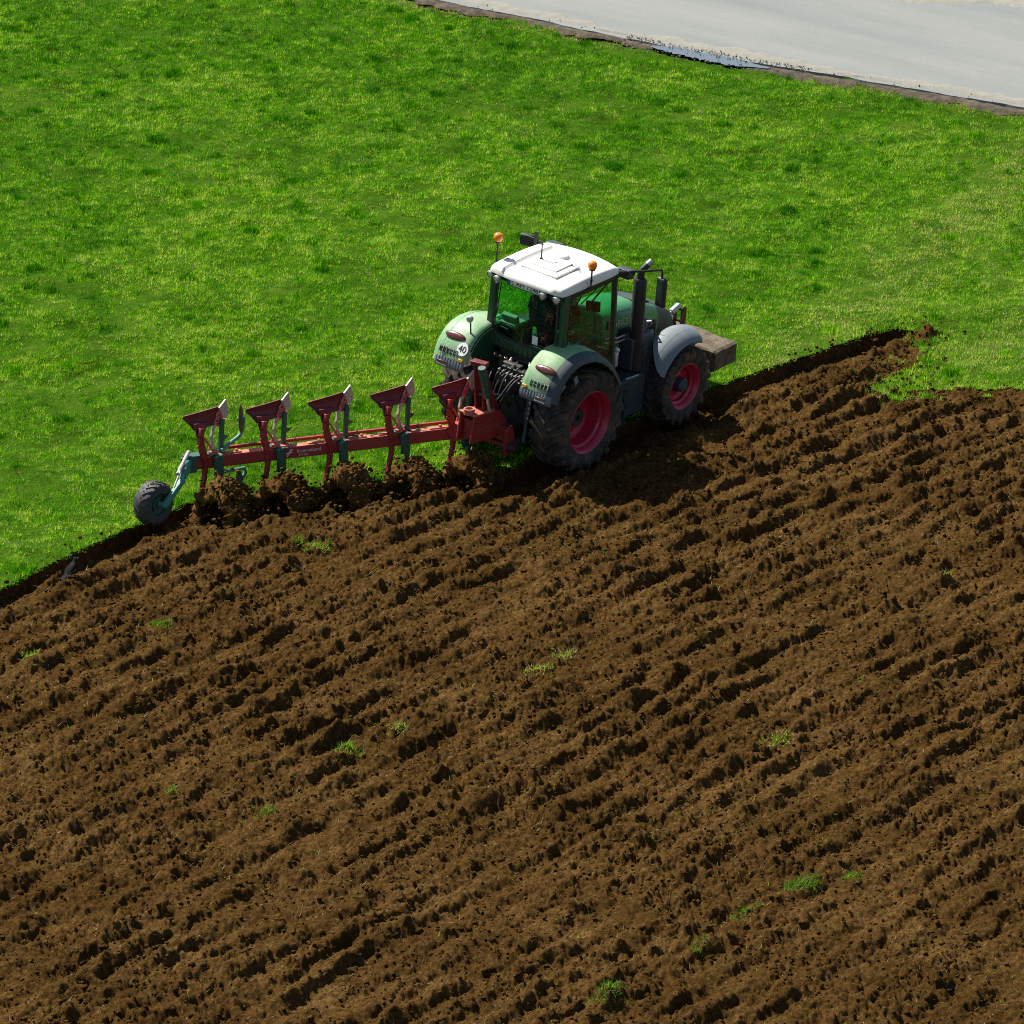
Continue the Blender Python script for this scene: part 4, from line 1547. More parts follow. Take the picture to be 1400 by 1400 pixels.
# cab interior
m = MB()
m.loft([[(.05, y, 2.32), (.55, y, 2.32), (.57, y, 2.42), (.05, y, 2.44)] for y in (-.24, .24)])
m.loft([[(-.02, -.23, 2.40), (-.02, .23, 2.40), (.10, .23, 2.42), (.10, -.23, 2.42)], [(-.12, -.24, 2.75), (-.12, .24, 2.75), (.0, .24, 2.78), (.0, -.24, 2.78)], [(-.15, -.17, 3.0), (-.15, .17, 3.0), (-.06, .17, 3.0), (-.06, -.17, 3.0)]])
m.loft([[(-.15, -.13, 3.02), (-.15, .13, 3.02), (-.07, .13, 3.02), (-.07, -.13, 3.02)], [(-.15, -.12, 3.17), (-.15, .12, 3.17), (-.08, .12, 3.17), (-.08, -.12, 3.17)]])
m.box((.28, 0, 2.15), (.35, .35, .35))
seat = m.build('driver_seat', M['seat'], T, bevel=.04)
m = MB()
m.box((.32, -.36, 2.50), (.50, .18, .10)); m.box((.55, -.36, 2.66), (.06, .20, .22), (0, rad(-20), 0))
m.build('armrest_console', M['black'], seat, bevel=.02)
m = MB()
m.lathe([(.185, -.014), (.20, 0), (.185, .014), (.17, 0)], (.86, 0, 2.72), (-.75, 0, .66), 28, closed=True)
m.bar((.86, -.18, 2.72), (.86, .18, 2.72), .03, .02)
m.bar((.88, 0, 2.70), (1.08, 0, 2.30), .10, .12)
m.build('steering_wheel', M['black'], T)
m = MB()
m.box((-.12, .52, 2.36), (.34, .36, .08)); m.box((-.2, .52, 2.46), (.10, .34, .16), (0, rad(-15), 0))
m.build('passenger_seat', M['console'], T, bevel=.02)
m = MB()
m.box((.72, -.60, 2.78), (.05, .26, .20), (0, rad(-10), .5)); m.tube([(.74, -.62, 2.7), (.70, -.70, 2.3)], .018, 8)
m.build('monitor', M['black'], T, bevel=.01)
m = MB()
m.box((-.476, -.26, 2.36), (.008, .12, .16))
m.build('sticker', M['signwhite'], T)
m = MB()
m.lathe([(0, -.05), (.09, -.04), (.10, .02), (0, .03)], (-.30, .28, 3.22), (-1, 0, -.3), 16)
m.build('cab_speaker', M['black'], T)
m = MB()
m.tube([(-.44, .60, 3.2), (-.45, .63, 2.8), (-.44, .66, 2.55)], .012, 6)
m.build('rear_wiper', M['black'], T)

# --- driver ------------------------------------------------------------------------
def skin_obj(name, verts, edges, radii, mat, parent, roots, org, sub=2):
    me = bpy.data.meshes.new(name)
    me.from_pydata([Vector(v) for v in verts], edges, [])
    ob = bpy.data.objects.new(name, me)
    COL.objects.link(ob)
    if parent is not None:
        ob.parent = parent
    sk = ob.modifiers.new('skin', 'SKIN')
    for i, r in enumerate(radii):
        d = me.skin_vertices[0].data[i]
        d.radius = (r, r) if not isinstance(r, tuple) else r
        d.use_root = i in roots
    sb = ob.modifiers.new('sub', 'SUBSURF'); sb.levels = sub; sb.render_levels = sub
    me.materials.append(mat)
    dg = bpy.context.evaluated_depsgraph_get()
    me2 = bpy.data.meshes.new_from_object(ob.evaluated_get(dg))
    me2.name = name
    ob.modifiers.clear()
    ob.data = me2
    me2.shade_smooth()
    return ob
person = empty('person', T.matrix_basis @ Vector((.12, 0, 2.42)), (rad(5.0), 0, 0))
tag(person, 'person in a dark jacket seated at the wheel inside the tractor cab', 'person')
bv = [(0.05, 0, .08), (.03, 0, .26), (.02, 0, .44), (.04, 0, .54), (.07, 0, .63), (.10, 0, .73), (.10, 0, .82)]
be = [(0, 1), (1, 2), (2, 3), (3, 4), (4, 5), (5, 6)]
br = [.145, .14, .15, .07, .055, .10, .085]
for sy in (-1, 1):
    b0 = len(bv)
    bv += [(.03, sy * .19, .47), (.16, sy * .26, .26), (.46, sy * .20, .22), (.60, sy * .17, .28), (.65, sy * .16, .30)]
    br += [.07, .052, .042, .030, .034]
    be += [(2, b0), (b0, b0 + 1), (b0 + 1, b0 + 2), (b0 + 2, b0 + 3), (b0 + 3, b0 + 4)]
    for f_ in range(4):
        c0 = len(bv)
        bv += [(.67, sy * (.13 + .018 * f_), .315), (.71, sy * (.125 + .018 * f_), .325 + .004 * f_), (.725, sy * (.125 + .018 * f_), .30)]
        br += [.010, .009, .008]
        be += [(b0 + 4, c0), (c0, c0 + 1), (c0 + 1, c0 + 2)]
    c0 = len(bv)
    bv += [(.65, sy * .125, .29), (.68, sy * .11, .275)]
    br += [.011, .009]
    be += [(b0 + 4, c0), (c0, c0 + 1)]
    b0 = len(bv)
    bv += [(.14, sy * .10, .06), (.50, sy * .13, .10), (.60, sy * .13, -.30), (.72, sy * .13, -.36)]
    br += [.085, .065, .045, .04]
    be += [(0, b0), (b0, b0 + 1), (b0 + 1, b0 + 2), (b0 + 2, b0 + 3)]
# nose and ears
b0 = len(bv)
bv += [(.20, 0, .76), (.10, -.095, .77), (.10, .095, .77)]
br += [.018, .016, .016]
be += [(5, b0), (5, b0 + 1), (5, b0 + 2)]
body = skin_obj('body', bv, be, br, M['skin'], person, {0}, (0, 0, 0))
jv = bv[:4]; jr = [.165, .165, .172, .10]; je = [(0, 1), (1, 2), (2, 3)]
for sy in (-1, 1):
    b0 = len(jv)
    jv += [(.03, sy * .19, .47), (.16, sy * .26, .26), (.46, sy * .20, .22), (.57, sy * .177, .265)]
    jr += [.085, .066, .056, .045]
    je += [(2, b0), (b0, b0 + 1), (b0 + 1, b0 + 2), (b0 + 2, b0 + 3)]
skin_obj('jacket', jv, je, jr, M['cloth'], person, {0}, (0, 0, 0))
tv, tr_, te = [(0.05, 0, .07)], [.155], []
for sy in (-1, 1):
    b0 = len(tv)
    tv += [(.14, sy * .10, .06), (.50, sy * .13, .10), (.60, sy * .13, -.27)]
    tr_ += [.098, .08, .06]
    te += [(0, b0), (b0, b0 + 1), (b0 + 1, b0 + 2)]
skin_obj('trousers', tv, te, tr_, M['trouser'], person, {0}, (0, 0, 0))
m = MB()
m.lathe([(.104, -.02), (.108, .03), (.09, .085), (.05, .115), (0, .122)], (.085, 0, .80), (-.15, 0, 1), 20)
m.build('hair', M['hair'], person, smooth=80)

# ----------------------------------------------------------------------------
# concrete ballast block on the front linkage
# ----------------------------------------------------------------------------
org = T.matrix_basis @ Vector((4.42, 0, .55))
ballast = empty('ballast_block', org, (rad(5.0), 0, 0))
tag(ballast, 'weathered concrete block carried on the front of the tractor', 'ballast block')
m = MB()
# block with chipped, slightly uneven edges; hollow towards the tractor for the hitch
xs = np.linspace(-.40, .30, 15); ysb = np.linspace(-1.03, 1.03, 40); zs = np.linspace(.08, .50, 9)
def bp_(x, y, z):
    sx = 1 + .0
    nx = x + .012 * math.sin(y * 9 + z * 7) + rj(.008)
    ny = y + .012 * math.sin(x * 11 + z * 8) + rj(.008)
    nz = z + .008 * math.sin(x * 8 + y * 6) + rj(.008)
    return (nx, ny, nz)
secs = []
for y in ysb:
    cut = .05 if abs(y) > .98 else 0
    e = .03 if abs(abs(y) - 1.03) < .02 else 0
    ring = [(-.40 + e, .08 + e), (-.40 + e, .22), (-.40 + e, .36), (-.40 + e, .47 - e), (-.37 + e, .50 - e), (-.20, .505 - e), (0, .50 - e), (.15, .505 - e), (.27 - e, .50 - e), (.30 - e, .47 - e), (.30 - e, .3), (.30 - e, .11 + e), (.26 - e, .08 + e), (0, .08 + e)]
    secs.append([bp_(x, y, z) for x, z in ring])
m.loft(secs)
m.build('block', M['concrete'], ballast, smooth=25)
m = MB()
for sy in (-1, 1):
    m.prism([(-.28, sy * .09, .46), (-.12, sy * .09, .46), (-.12, sy * .09, .98), (-.16, sy * .09, 1.05), (-.22, sy * .09, 1.05), (-.27, sy * .09, .98)], (0, sy * .025, 0))
m.tube([(-.20, -.13, .98), (-.20, .13, .98)], .03, 10)
m.tube([(-.20, -.10, .74), (-.20, .10, .74)], .02, 8)
m.box((-.15, 0, .52), (.34, .34, .03))
m.build('hitch_bracket', M['rust'], ballast, bevel=.006)

# ----------------------------------------------------------------------------
# five-furrow reversible plough
# ----------------------------------------------------------------------------
PO = Vector((-3.96, 1.6, 0.0))
plough = empty('reversible_plough', PO)
tag(plough, 'red and green reversible plough with five pairs of mouldboards behind the tractor', 'plough')
PB = dict(org=PO)
LZ = Vector((BODY[4][0], BODY[4][1], 0))
BD = Vector((.955, -.625, 0))
BU = BD.normalized()
BN = Vector((-BU.y, BU.x, 0))          # towards the tractor's left
A0 = LZ + Vector((.72, 0, .625)) - BD * .62
A1 = LZ + Vector((.72, 0, .625)) + BD * 3.95
m = MB()
m.bar(A0, A1, .16, .215)
beam = m.build('main_beam', M['ploughred'], plough, bevel=.012, **PB)
m = MB()
m.bar(A0 + BN * .22 + Vector((0, 0, .13)) + BU * .9, A1 + BN * .16 + Vector((0, 0, .14)) - BU * .2, .055, .055)
for t in (.3, .55, .78):
    p = A0.lerp(A1, t)
    m.bar(p + Vector((0, 0, .10)), p + BN * .20 + Vector((0, 0, .15)), .12, .05, BU)
m.build('steering_rod', M['ploughred'], beam, bevel=.008, **PB)
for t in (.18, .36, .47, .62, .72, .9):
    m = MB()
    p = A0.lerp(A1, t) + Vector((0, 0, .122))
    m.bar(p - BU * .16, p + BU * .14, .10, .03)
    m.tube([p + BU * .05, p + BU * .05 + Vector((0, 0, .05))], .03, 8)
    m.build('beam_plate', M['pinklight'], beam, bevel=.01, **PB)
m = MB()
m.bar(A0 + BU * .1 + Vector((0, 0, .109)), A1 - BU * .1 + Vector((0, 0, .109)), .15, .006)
m.build('beam_top_sunlight_strip', M['pinklight'], beam, **PB)  # added strip, its paler red paints sunlight onto the top of the beam
m = MB()
for t0, t1 in ((.45, .62), (.66, .86)):
    pts = []
    for i in range(13):
        u = i / 12
        p = A0.lerp(A1, t0 + (t1 - t0) * u) + Vector((0, 0, .13 + .03 * math.sin(u * 9))) - BN * (.02 + .05 * math.sin(u * 6.28))
        pts.append(p)
    m.tube(pts, .013, 6)
m.build('beam_hose', M['black'], beam, **PB)
# maker's name along the beam
fp = LZ + Vector((.72, 0, .625)) + BD * 1.39 - BN * .0815
text_obj('beam_lettering', 'Kverneland', M['letterwhite'], beam, fp + Vector((0, 0, .02)), BU, (0, 0, 1), .098, org=PO)
text_obj('model_lettering', 'EM 100', M['letterwhite'], beam, fp - BU * .10 - Vector((0, 0, .055)), BU, (0, 0, 1), .055, org=PO)
m = MB()
lp = fp - BU * .355 - BN * .003
for a, b, w_ in (((-.05, -.06), (.02, .06), .026), ((.0, .06), (.06, .06), .022), ((-.07, .0), (.05, .012), .02)):
    m.bar(lp + BU * a[0] + Vector((0, 0, a[1])), lp + BU * b[0] + Vector((0, 0, b[1])), .004, w_, (0, 0, 1))
m.build('emblem', M['letterwhite'], beam, **PB)

def P3(L, x, z, y=0.0):
    # body plane stands 0.1 m left of the reference line
    return L + Vector((x + .115, .10 + y, z - .06))

def plough_body(L, k):
    m = MB()
    # curved shank of the working body
    pts = [P3(L, .31, .80), P3(L, .30, .62), P3(L, .285, .48), P3(L, .22, .28), P3(L, .16, .10), P3(L, .14, -.10)]
    for i in range(len(pts) - 1):
        m.bar(pts[i], pts[i + 1], .075, .10 - .008 * i, (1, 0, 0), .075, .10 - .008 * (i + 1))
    # shank of the raised body
    pts = [P3(L, .30, .74), P3(L, .25, .90), P3(L, .21, 1.06, .01), P3(L, .215, 1.20, .02), P3(L, .26, 1.34, .03)]
    ww = [.11, .13, .13, .11, .10]
    for i in range(len(pts) - 1):
        m.bar(pts[i], pts[i + 1], .07, ww[i], (1, 0, 0), .07, ww[i + 1])
    body = m.build('plough_body', M['ploughred'], plough, bevel=.008, smooth=50, **PB)
    # raised mouldboard: a curved plate flaring back to the left
    m = MB()
    N = 12
    grid = []
    for i in range(N + 1):
        u = i / N
        top = Vector(P3(L, .76 - .62 * u, 1.66 - .12 * u, -.03 + .36 * u ** 1.2))
        lx, lz = (.58 - .36 * min(1, u * 1.25), 1.33 - .07 * u) if u < .8 else (.22 - .05 * (u - .8) * 5, 1.274 + .14 * (u - .8) * 5)
        bot = Vector(P3(L, lx, lz, .0 + .20 * u + .10 * max(0, u - .7)))
        row = []
        for j in range(9):
            v = j / 8
            p = top.lerp(bot, v)
            p += Vector((-.02, .07, .0)) * math.sin(math.pi * v) * (.6 + .4 * u)
            row.append(p)
        grid.append(row)
    m.sheet(grid, .016)
    m.prism([P3(L, .46, 1.40, .05), P3(L, .18, 1.42, .12), P3(L, .15, 1.20, .03), P3(L, .24, 1.10, .02)], (0, .03, 0))
    mb = m.build('mouldboard', M['mouldred'], body, smooth=60, **PB)
    # worn share and its red shin
    m = MB()
    m.prism([P3(L, .84, 1.74, -.045), P3(L, .90, 1.46, -.045), P3(L, .84, 1.38, -.045), P3(L, .75, 1.42, -.045), P3(L, .66, 1.63, -.045)], (-.01, .03, 0))
    m.prism([P3(L, .85, 1.46, -.02), P3(L, .875, 1.46, -.02), P3(L, .80, 1.24, -.01), P3(L, .78, 1.25, -.01)], (0, .02, 0))
    m.build('share', M['worn'], body, bevel=.004, **PB)
    m = MB()
    m.prism([P3(L, .69, 1.60, -.035), P3(L, .76, 1.41, -.035), P3(L, .63, 1.28, -.03), P3(L, .53, 1.37, -.03)], (0, .025, 0))
    sh = m.build('shin', M['shinred'], body, bevel=.004, **PB)
    m = MB()
    for q in ((.66, 1.50), (.68, 1.42), (.60, 1.40), (.63, 1.34)):
        p = P3(L, q[0], q[1], -.035)
        m.tube([p, p + Vector((0, -.012, 0))], .014, 8)
    m.build('bolt_heads', M['black'], sh, **PB)
    # landside bar bowed down to the beam
    pts = [P3(L, .60, 1.34), P3(L, .52, 1.26), P3(L, .475, 1.14), P3(L, .48, 1.02), P3(L, .53, .90), P3(L, .60, .80)]
    m = MB()
    for i in range(len(pts) - 1):
        m.bar(pts[i], pts[i + 1], .04, .05, (1, 0, 0))
    m.build('landside', M['worn'], body, **PB)
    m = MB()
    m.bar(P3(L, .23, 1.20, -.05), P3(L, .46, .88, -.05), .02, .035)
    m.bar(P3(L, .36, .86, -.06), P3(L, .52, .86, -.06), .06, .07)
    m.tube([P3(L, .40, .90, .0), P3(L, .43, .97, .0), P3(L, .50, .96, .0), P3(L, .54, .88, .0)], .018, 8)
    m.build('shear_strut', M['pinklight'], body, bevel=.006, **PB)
    # green bracket that clamps the legs to the beam
    m = MB()
    m.box(P3(L, .49, .62, -.15), (.21, .06, .36))
    m.box(P3(L, .44, .82, .02), (.16, .12, .06))
    m.box(P3(L, .49, .79, -.09), (.20, .18, .03))
    m.build('leg_bracket', M['darkteal'], body, bevel=.012, **PB)
    # skimmer stem with its two little boards
    m = MB()
    m.bar(P3(L, .71, 1.40, -.05), P3(L, .665, .90, -.05), .06, .085, (1, 0, 0))
    m.bar(P3(L, .665, .90, -.05), P3(L, .65, .05, -.05), .06, .085, (1, 0, 0))
    sk = m.build('skimmer_stem', M['darkteal'], body, bevel=.008, **PB)
    m = MB()
    m.prism([P3(L, .70, 1.20, -.06), P3(L, .76, 1.10, -.06), P3(L, .97, 1.00, .02), P3(L, .90, .99, .0), P3(L, .67, .98, -.06)], (0, .02, 0))
    m.build('skimmer_board', M['darkteal'], sk, **PB)
    m = MB()
    g_ = []
    for i in range(5):
        u = i / 4
        g_.append([P3(L, .66 + .20 * u, .22 - .16 * v + .04 * u, -.07 + .10 * u - .04 * math.sin(3.1 * v)) for v in np.linspace(0, 1, 5)])
    m.sheet(g_, .012)
    m.build('skimmer_board', M['teal'], sk, **PB)
    return body
for k, (bx, by) in enumerate(BODY):
    plough_body(Vector((bx, by, 0)), k)

# disc coulters on the rear pair
def disc(c, n, r, parent, mat):
    m = MB()
    c = Vector(c); n = Vector(n).normalized()
    m.lathe([(0, .03), (r * .5, .022), (r * .9, .004), (r, 0), (r * .9, -.008), (r * .5, .010), (0, .018)], c, n, 32)
    o = m.build('coulter_disc', mat, parent, smooth=50, **PB)
    m = MB()
    m.tube([c - n * .06, c + n * .07], .045, 12)
    m.build('disc_hub', M['teal'], o, **PB)
    return o
L = LZ
m = MB()
m.tube([L + Vector((.72, -.02, .80)), L + Vector((.95, 0, .86)), L + Vector((1.18, 0, .91)), L + Vector((1.27, 0, .96)), L + Vector((1.31, .0, 1.04)), L + Vector((1.33, 0, 1.16))], [.035] * 6, 10)
up = m.build('coulter_arm', M['teal'], plough, smooth=60, **PB)
disc(L + Vector((1.27, 0, 1.22)), (.52, -.85, .05), .25, up, M['rust'])
m = MB()
m.tube([L + Vector((.70, -.05, .42)), L + Vector((1.0, -.06, .36)), L + Vector((1.26, -.06, .32)), L + Vector((1.28, -.08, .24)), L + Vector((1.10, -.10, .10))], [.032] * 5, 10)
lo = m.build('coulter_arm', M['teal'], plough, smooth=60, **PB)
disc(L + Vector((1.06, -.12, .08)), (.45, -.88, .1), .26, lo, M['rust'])

# depth wheel on its swinging arm
WC = Vector((-6.93, 2.86, .37))
m = MB()
m.lathe([(.05, -.14), (.13, -.14), (.13, .10), (.05, .10)], WC, (0, -1, 0), 20, closed=True)
dw = m.build('depth_wheel', M['darkteal'], plough, **PB)
m = MB()
Rw, hw = .39, .16
m.lathe([(.20, -hw * .8), (.30, -hw), (.345, -hw * .95), (.365, -hw * .6), (.37, 0), (.365, hw * .6), (.345, hw * .95), (.30, hw), (.20, hw * .8)], WC, (0, -1, 0), 48)
for sgn in (-1, 1):
    for kk in range(18):
        a0 = (kk + (.5 if sgn > 0 else 0)) * 2 * math.pi / 18
        secs = []
        for (t, da) in ((.02, 0), (.5, .16), (1.0, .30)):
            sec = []
            for aa, rr in ((-.05, .355), (-.035, .39 - .012 * t), (.035, .39 - .012 * t), (.05, .355)):
                th = a0 + aa - da
                sec.append((WC.x + rr * math.cos(th), WC.y + sgn * t * hw * .92, WC.z + rr * math.sin(th)))
            secs.append(sec)
        m.loft(secs)
m.build('tyre', M['cleantyre'], dw, smooth=40, **PB)
m = MB()
m.lathe([(.21, -hw * .7), (.21, hw * .55), (.225, hw * .82), (.205, hw * .86), (.19, hw * .5), (.12, hw * .35), (.06, hw * .55), (0, hw * .55)], WC, (0, -1, 0), 32)
m.build('rim', M['darkteal'], dw, **PB)
m = MB()
ae = A0 + BU * .16 + Vector((0, 0, .13))
hubp = WC + Vector((.02, -.24, 0))
kn = Vector((-6.35, 2.72, .62))
m.bar(A0 + BU * .1 - BN * .02, kn.lerp(A0, .25) + Vector((0, 0, .06)), .15, .20)
m.bar(kn.lerp(A0, .35) + Vector((0, 0, .06)), kn, .11, .13)
m.bar(kn + Vector((.05, 0, .03)), hubp, .08, .11)
m.tube([hubp + Vector((0, -.03, 0)), hubp + Vector((0, .14, 0))], .05, 10)
arm = m.build('wheel_arm', M['teal'], plough, bevel=.012, **PB)
m = MB()
m.tube([ae + Vector((-.05, 0, .10)), kn + Vector((-.1, 0, .16))], .035, 10)
m.tube([kn + Vector((-.02, 0, .20)), kn + Vector((-.28, -.08, .0))], .018, 8)
m.build('arm_cylinder', M['steel'], arm, **PB)
m = MB()
m.box(A0 + BU * .18 + Vector((0, 0, .13)), (.30, .20, .06), (0, 0, math.atan2(BU.y, BU.x)))
m.box(A0 + BU * .10 + BN * (-.09), (.30, .03, .30), (0, 0, math.atan2(BU.y, BU.x)))
m.build('end_bracket', M['darkteal'], beam, bevel=.01, **PB)

# headstock and mast
TM = T.matrix_basis
def HP(x, y, z):
    return TM @ Vector((x, y, z))
m = MB()
pb = [(-2.02, .78), (-1.1, .66), (-.98, .92), (-1.20, 1.20), (-1.95, 1.30)]
for y0, y1 in ((-.17, -.13), (.13, .17)):
    m.prism([HP(x, y0, z) for x, z in pb], HP(0, y1, 0) - HP(0, y0, 0))
m.bar(A1 - BU * .3, HP(-1.30, -.02, .92), .24, .30)
m.box(HP(-1.5, 0, .98), (.75, .26, .36), (rad(5), 0, 0))
hs = m.build('headstock', M['ploughred'], plough, bevel=.015, **PB)
m = MB()
tp = [(-1.74, 2.15), (-1.62, 2.15), (-1.36, 1.55), (-1.02, .98), (-1.10, .80), (-1.60, 1.10), (-1.66, 1.55)]
for y0 in (-.10, .07):
    m.prism([HP(x, y0, z) for x, z in tp], HP(0, .03, 0) - HP(0, 0, 0))
m.box(HP(-1.69, 0, 2.19), (.16, .30, .09), (rad(5), 0, .2))
m.build('mast', M['mouldred'], hs, bevel=.01, **PB)  # darker mouldboard red paints in the shade the mast stands in
m = MB()
m.tube([HP(-1.80, -.14, 2.16), HP(-1.60, -.14, 1.56)], .062, 14)
m.tube([HP(-1.81, -.14, 2.19), HP(-1.795, -.14, 2.14)], .07, 14)
cy = m.build('turnover_cylinder', M['darkteal'], hs, **PB)
m = MB()
m.tube([HP(-1.60, -.14, 1.56), HP(-1.46, -.14, 1.12)], .028, 10)
m.build('piston_rod', M['silver'], cy, **PB)
m = MB()
m.tube([HP(-1.18, -.47, .55), HP(-1.18, .47, .55)], .055, 12)
for sy in (-1, 1):
    m.prism([HP(-1.30, sy * .34, .40), HP(-1.06, sy * .34, .42), HP(-1.02, sy * .34, .66), HP(-1.12, sy * .34, .95), HP(-1.30, sy * .34, .90)], HP(0, .06 * sy, 0) - HP(0, 0, 0))
m.box(HP(-1.20, 0, .78), (.14, .74, .24), (rad(5), 0, 0))
m.build('cross_shaft', M['ploughred'], hs, bevel=.012, **PB)
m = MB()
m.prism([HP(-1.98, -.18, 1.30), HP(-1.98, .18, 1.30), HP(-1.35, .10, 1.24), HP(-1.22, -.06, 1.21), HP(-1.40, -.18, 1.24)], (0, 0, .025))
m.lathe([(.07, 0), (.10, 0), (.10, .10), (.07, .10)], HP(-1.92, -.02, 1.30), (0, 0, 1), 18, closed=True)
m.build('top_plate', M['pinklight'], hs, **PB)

# ----------------------------------------------------------------------------
# soil rolling off the five plough bodies
# ----------------------------------------------------------------------------
def ico(c, r, sub=2, seed=0, amp=.35, flat=(1, 1, 1)):
    bm = bmesh.new()
    bmesh.ops.create_icosphere(bm, subdivisions=sub, radius=1)
    from mathutils import noise
    vs = []
    for v in bm.verts:
        n = v.co.normalized()
        d = 1 + amp * noise.noise(n * 1.7 + Vector((seed, seed * .3, 0))) + amp * .5 * noise.noise(n * 4.1 + Vector((0, seed, 0)))
        vs.append(Vector(c) + Vector((n.x * flat[0], n.y * flat[1], n.z * flat[2])) * r * d)
    fs = [[v.index for v in f.verts] for f in bm.faces]
    bm.free()
    return vs, fs
from mathutils import noise as mnoise
def soil_wave(L, k):
    m = MB()
    rs_ = random.Random(100 + k)
    NU, NV = 60, 96
    W_ = rs_.uniform(.40, .47); Hh = rs_.uniform(.60, .70)
    def pt(u, v, inner):
        # u: back -> front along the furrow, v: left foot, over the crest, right foot
        a = math.pi * (1.08 - 1.16 * v)
        env = (.62 + .38 * math.sin(math.pi * min(1, .25 + .75 * u))) * (1 - .5 * max(0, u - .7) / .3)
        skew = -.28 * (1 - u)
        cx = L.x + .16 + (-.42 + .95 * u) + .10 * math.sin(a)
        cy = L.y - .42 + skew * .6
        cz = -.20
        r = 1.0 - (.26 if inner else 0)
        p = Vector((cx, cy + W_ * (1.05 - .2 * u) * math.cos(a) * -1 * -1 * r, cz + Hh * env * max(-.1, math.sin(a)) * r))
        q = p * 3.1 + Vector((k * 9.1, 0, 0))
        d = .14 * mnoise.noise(q) + .09 * mnoise.noise(q * 2.3) + .06 * mnoise.noise(q * 5.5) + .045 * mnoise.noise(q * 11) + .035 * mnoise.noise(q * 23)
        nrm = Vector((0.25 * (u - .5), math.cos(a), math.sin(a)))
        return p + nrm * d * (1 if not inner else .8) + Vector((mnoise.noise(q * 1.7 + Vector((5, 0, 0))), mnoise.noise(q * 1.9), 0)) * .10
    outer = [[pt(u, v, False) for v in np.linspace(0, 1, NV)] for u in np.linspace(0, 1, NU)]
    inner = [[pt(u, v, True) for v in np.linspace(0, 1, NV)] for u in np.linspace(0, 1, NU)]
    vs = [p for r in outer for p in r] + [p for r in inner for p in r]
    NN = NU * NV
    fs = []
    for i in range(NU - 1):
        for j in range(NV - 1):
            a = i * NV + j
            fs.append((a, a + 1, a + NV + 1, a + NV)); fs.append((NN + a, NN + a + NV, NN + a + NV + 1, NN + a + 1))
    for j in range(NV - 1):
        for i in (0, NU - 1):
            a = i * NV + j
            fs.append((a, a + 1, NN + a + 1, NN + a))
    for i in range(NU - 1):
        for j in (0, NV - 1):
            a = i * NV + j
            fs.append((a, a + NV, NN + a + NV, NN + a))
    m.add(vs, fs)
    for q in range(420):
        u, v = rs_.random(), rs_.random()
        p = pt(u, v, False) + Vector((rs_.gauss(0, .09), rs_.gauss(0, .09), rs_.gauss(.02, .07)))
        if q % 5 == 0:
            p = Vector((L.x + rs_.gauss(.0, .35), L.y - .45 + rs_.gauss(0, .25), rs_.uniform(-.15, .05)))
        r = min(.045, abs(rs_.gauss(0, .02)) + .010)
        a, b = ico(p, r, 1, q + k * 31, .5, (1, 1, .8))
        m.add(a, b)
    o = m.build('soil_mound', M['sunlitsoil'], None, org=(L.x + .1, L.y - .45, -.2), smooth=180)
    o['label'] = \
        ['clump of brown soil rolling off the plough leg nearest the tractor', 'clump of brown soil rolling off the second plough leg from the tractor', 'clump of brown soil rolling off the middle plough leg',
         'clump of brown soil rolling off the second plough leg from the depth wheel', 'clump of brown soil rolling off the rearmost plough leg by the depth wheel'][k]
    tag(o, None, 'soil clump', 'soil rolling off the plough bodies')
for k, (bx, by) in enumerate(BODY):
    soil_wave(Vector((bx, by, 0)), k)

# ----------------------------------------------------------------------------
# crow in the open furrow
# ----------------------------------------------------------------------------
cp = np.array([-9.80]); cq = np.array([2.14])
cz0 = float(soil_height(cp, cq)[0][0])
crow = empty('crow', (-9.80, 2.14, cz0), (0, rad(-8), rad(-6)))
crow.scale = (.66, 1.2, .95)
tag(crow, 'black crow standing in the open furrow by the meadow edge', 'bird')
def loft_body(secs, n=14):
    out = []
    for (x, z, ry, rz) in secs:
        out.append([(x, ry * math.cos(2 * math.pi * k / n), z + rz * math.sin(2 * math.pi * k / n)) for k in range(n)])
    return out
m = MB()
m.loft(loft_body([(-.27, .10, .012, .006), (-.20, .125, .03, .012), (-.14, .15, .045, .03), (-.07, .17, .070, .060), (.0, .195, .078, .075), (.07, .225, .070, .072), (.12, .265, .050, .050), (.145, .305, .040, .040), (.165, .335, .040, .040), (.20, .345, .032, .032), (.225, .338, .016, .016)]))
cb = m.build('body', M['feather'], crow, smooth=180)
for sy in (-1, 1):
    m = MB()
    m.loft([[(x, sy * (y + t * .012), z + dz * t) for t, dz in ((-1, 0), (0, .012), (1, 0), (0, -.05))] for x, y, z in ((.08, .062, .235), (.02, .080, .215), (-.06, .076, .19), (-.14, .055, .16), (-.24, .02, .125))])
    m.build('wing', M['feather'], crow, smooth=60)
    m = MB()
    m.tube([(.0, sy * .035, .14), (.02, sy * .035, .07), (.005, sy * .035, .005)], [.016, .007, .006], 6)
    for a in (-.5, 0, .5):
        m.tube([(.005, sy * .035, .006), (.05, sy * .035 + a * .04, .003)], .005, 5)
    m.build('leg', M['beak'], crow)
    m = MB()
    m.lathe([(0, .006), (.006, .003), (.007, 0)], (.195, sy * .028, .355), (.4, sy, .3), 8)
    m.build('eye', M['ink'], crow)
m = MB()
m.loft([[(.215, -.014, .33), (.215, .014, .33), (.215, .012, .352), (.215, -.012, .352)], [(.26, -.008, .328), (.26, .008, .328), (.26, .006, .342), (.26, -.006, .342)], [(.285, -.002, .325), (.285, .002, .325), (.285, .002, .329), (.285, -.002, .329)]])
m.build('beak', M['beak'], crow)
m = MB()
m.prism([(-.18, -.03, .135), (-.18, .03, .135), (-.34, .045, .075), (-.36, 0, .068), (-.34, -.045, .075)], (0, 0, .012))
m.build('tail', M['feather'], crow)

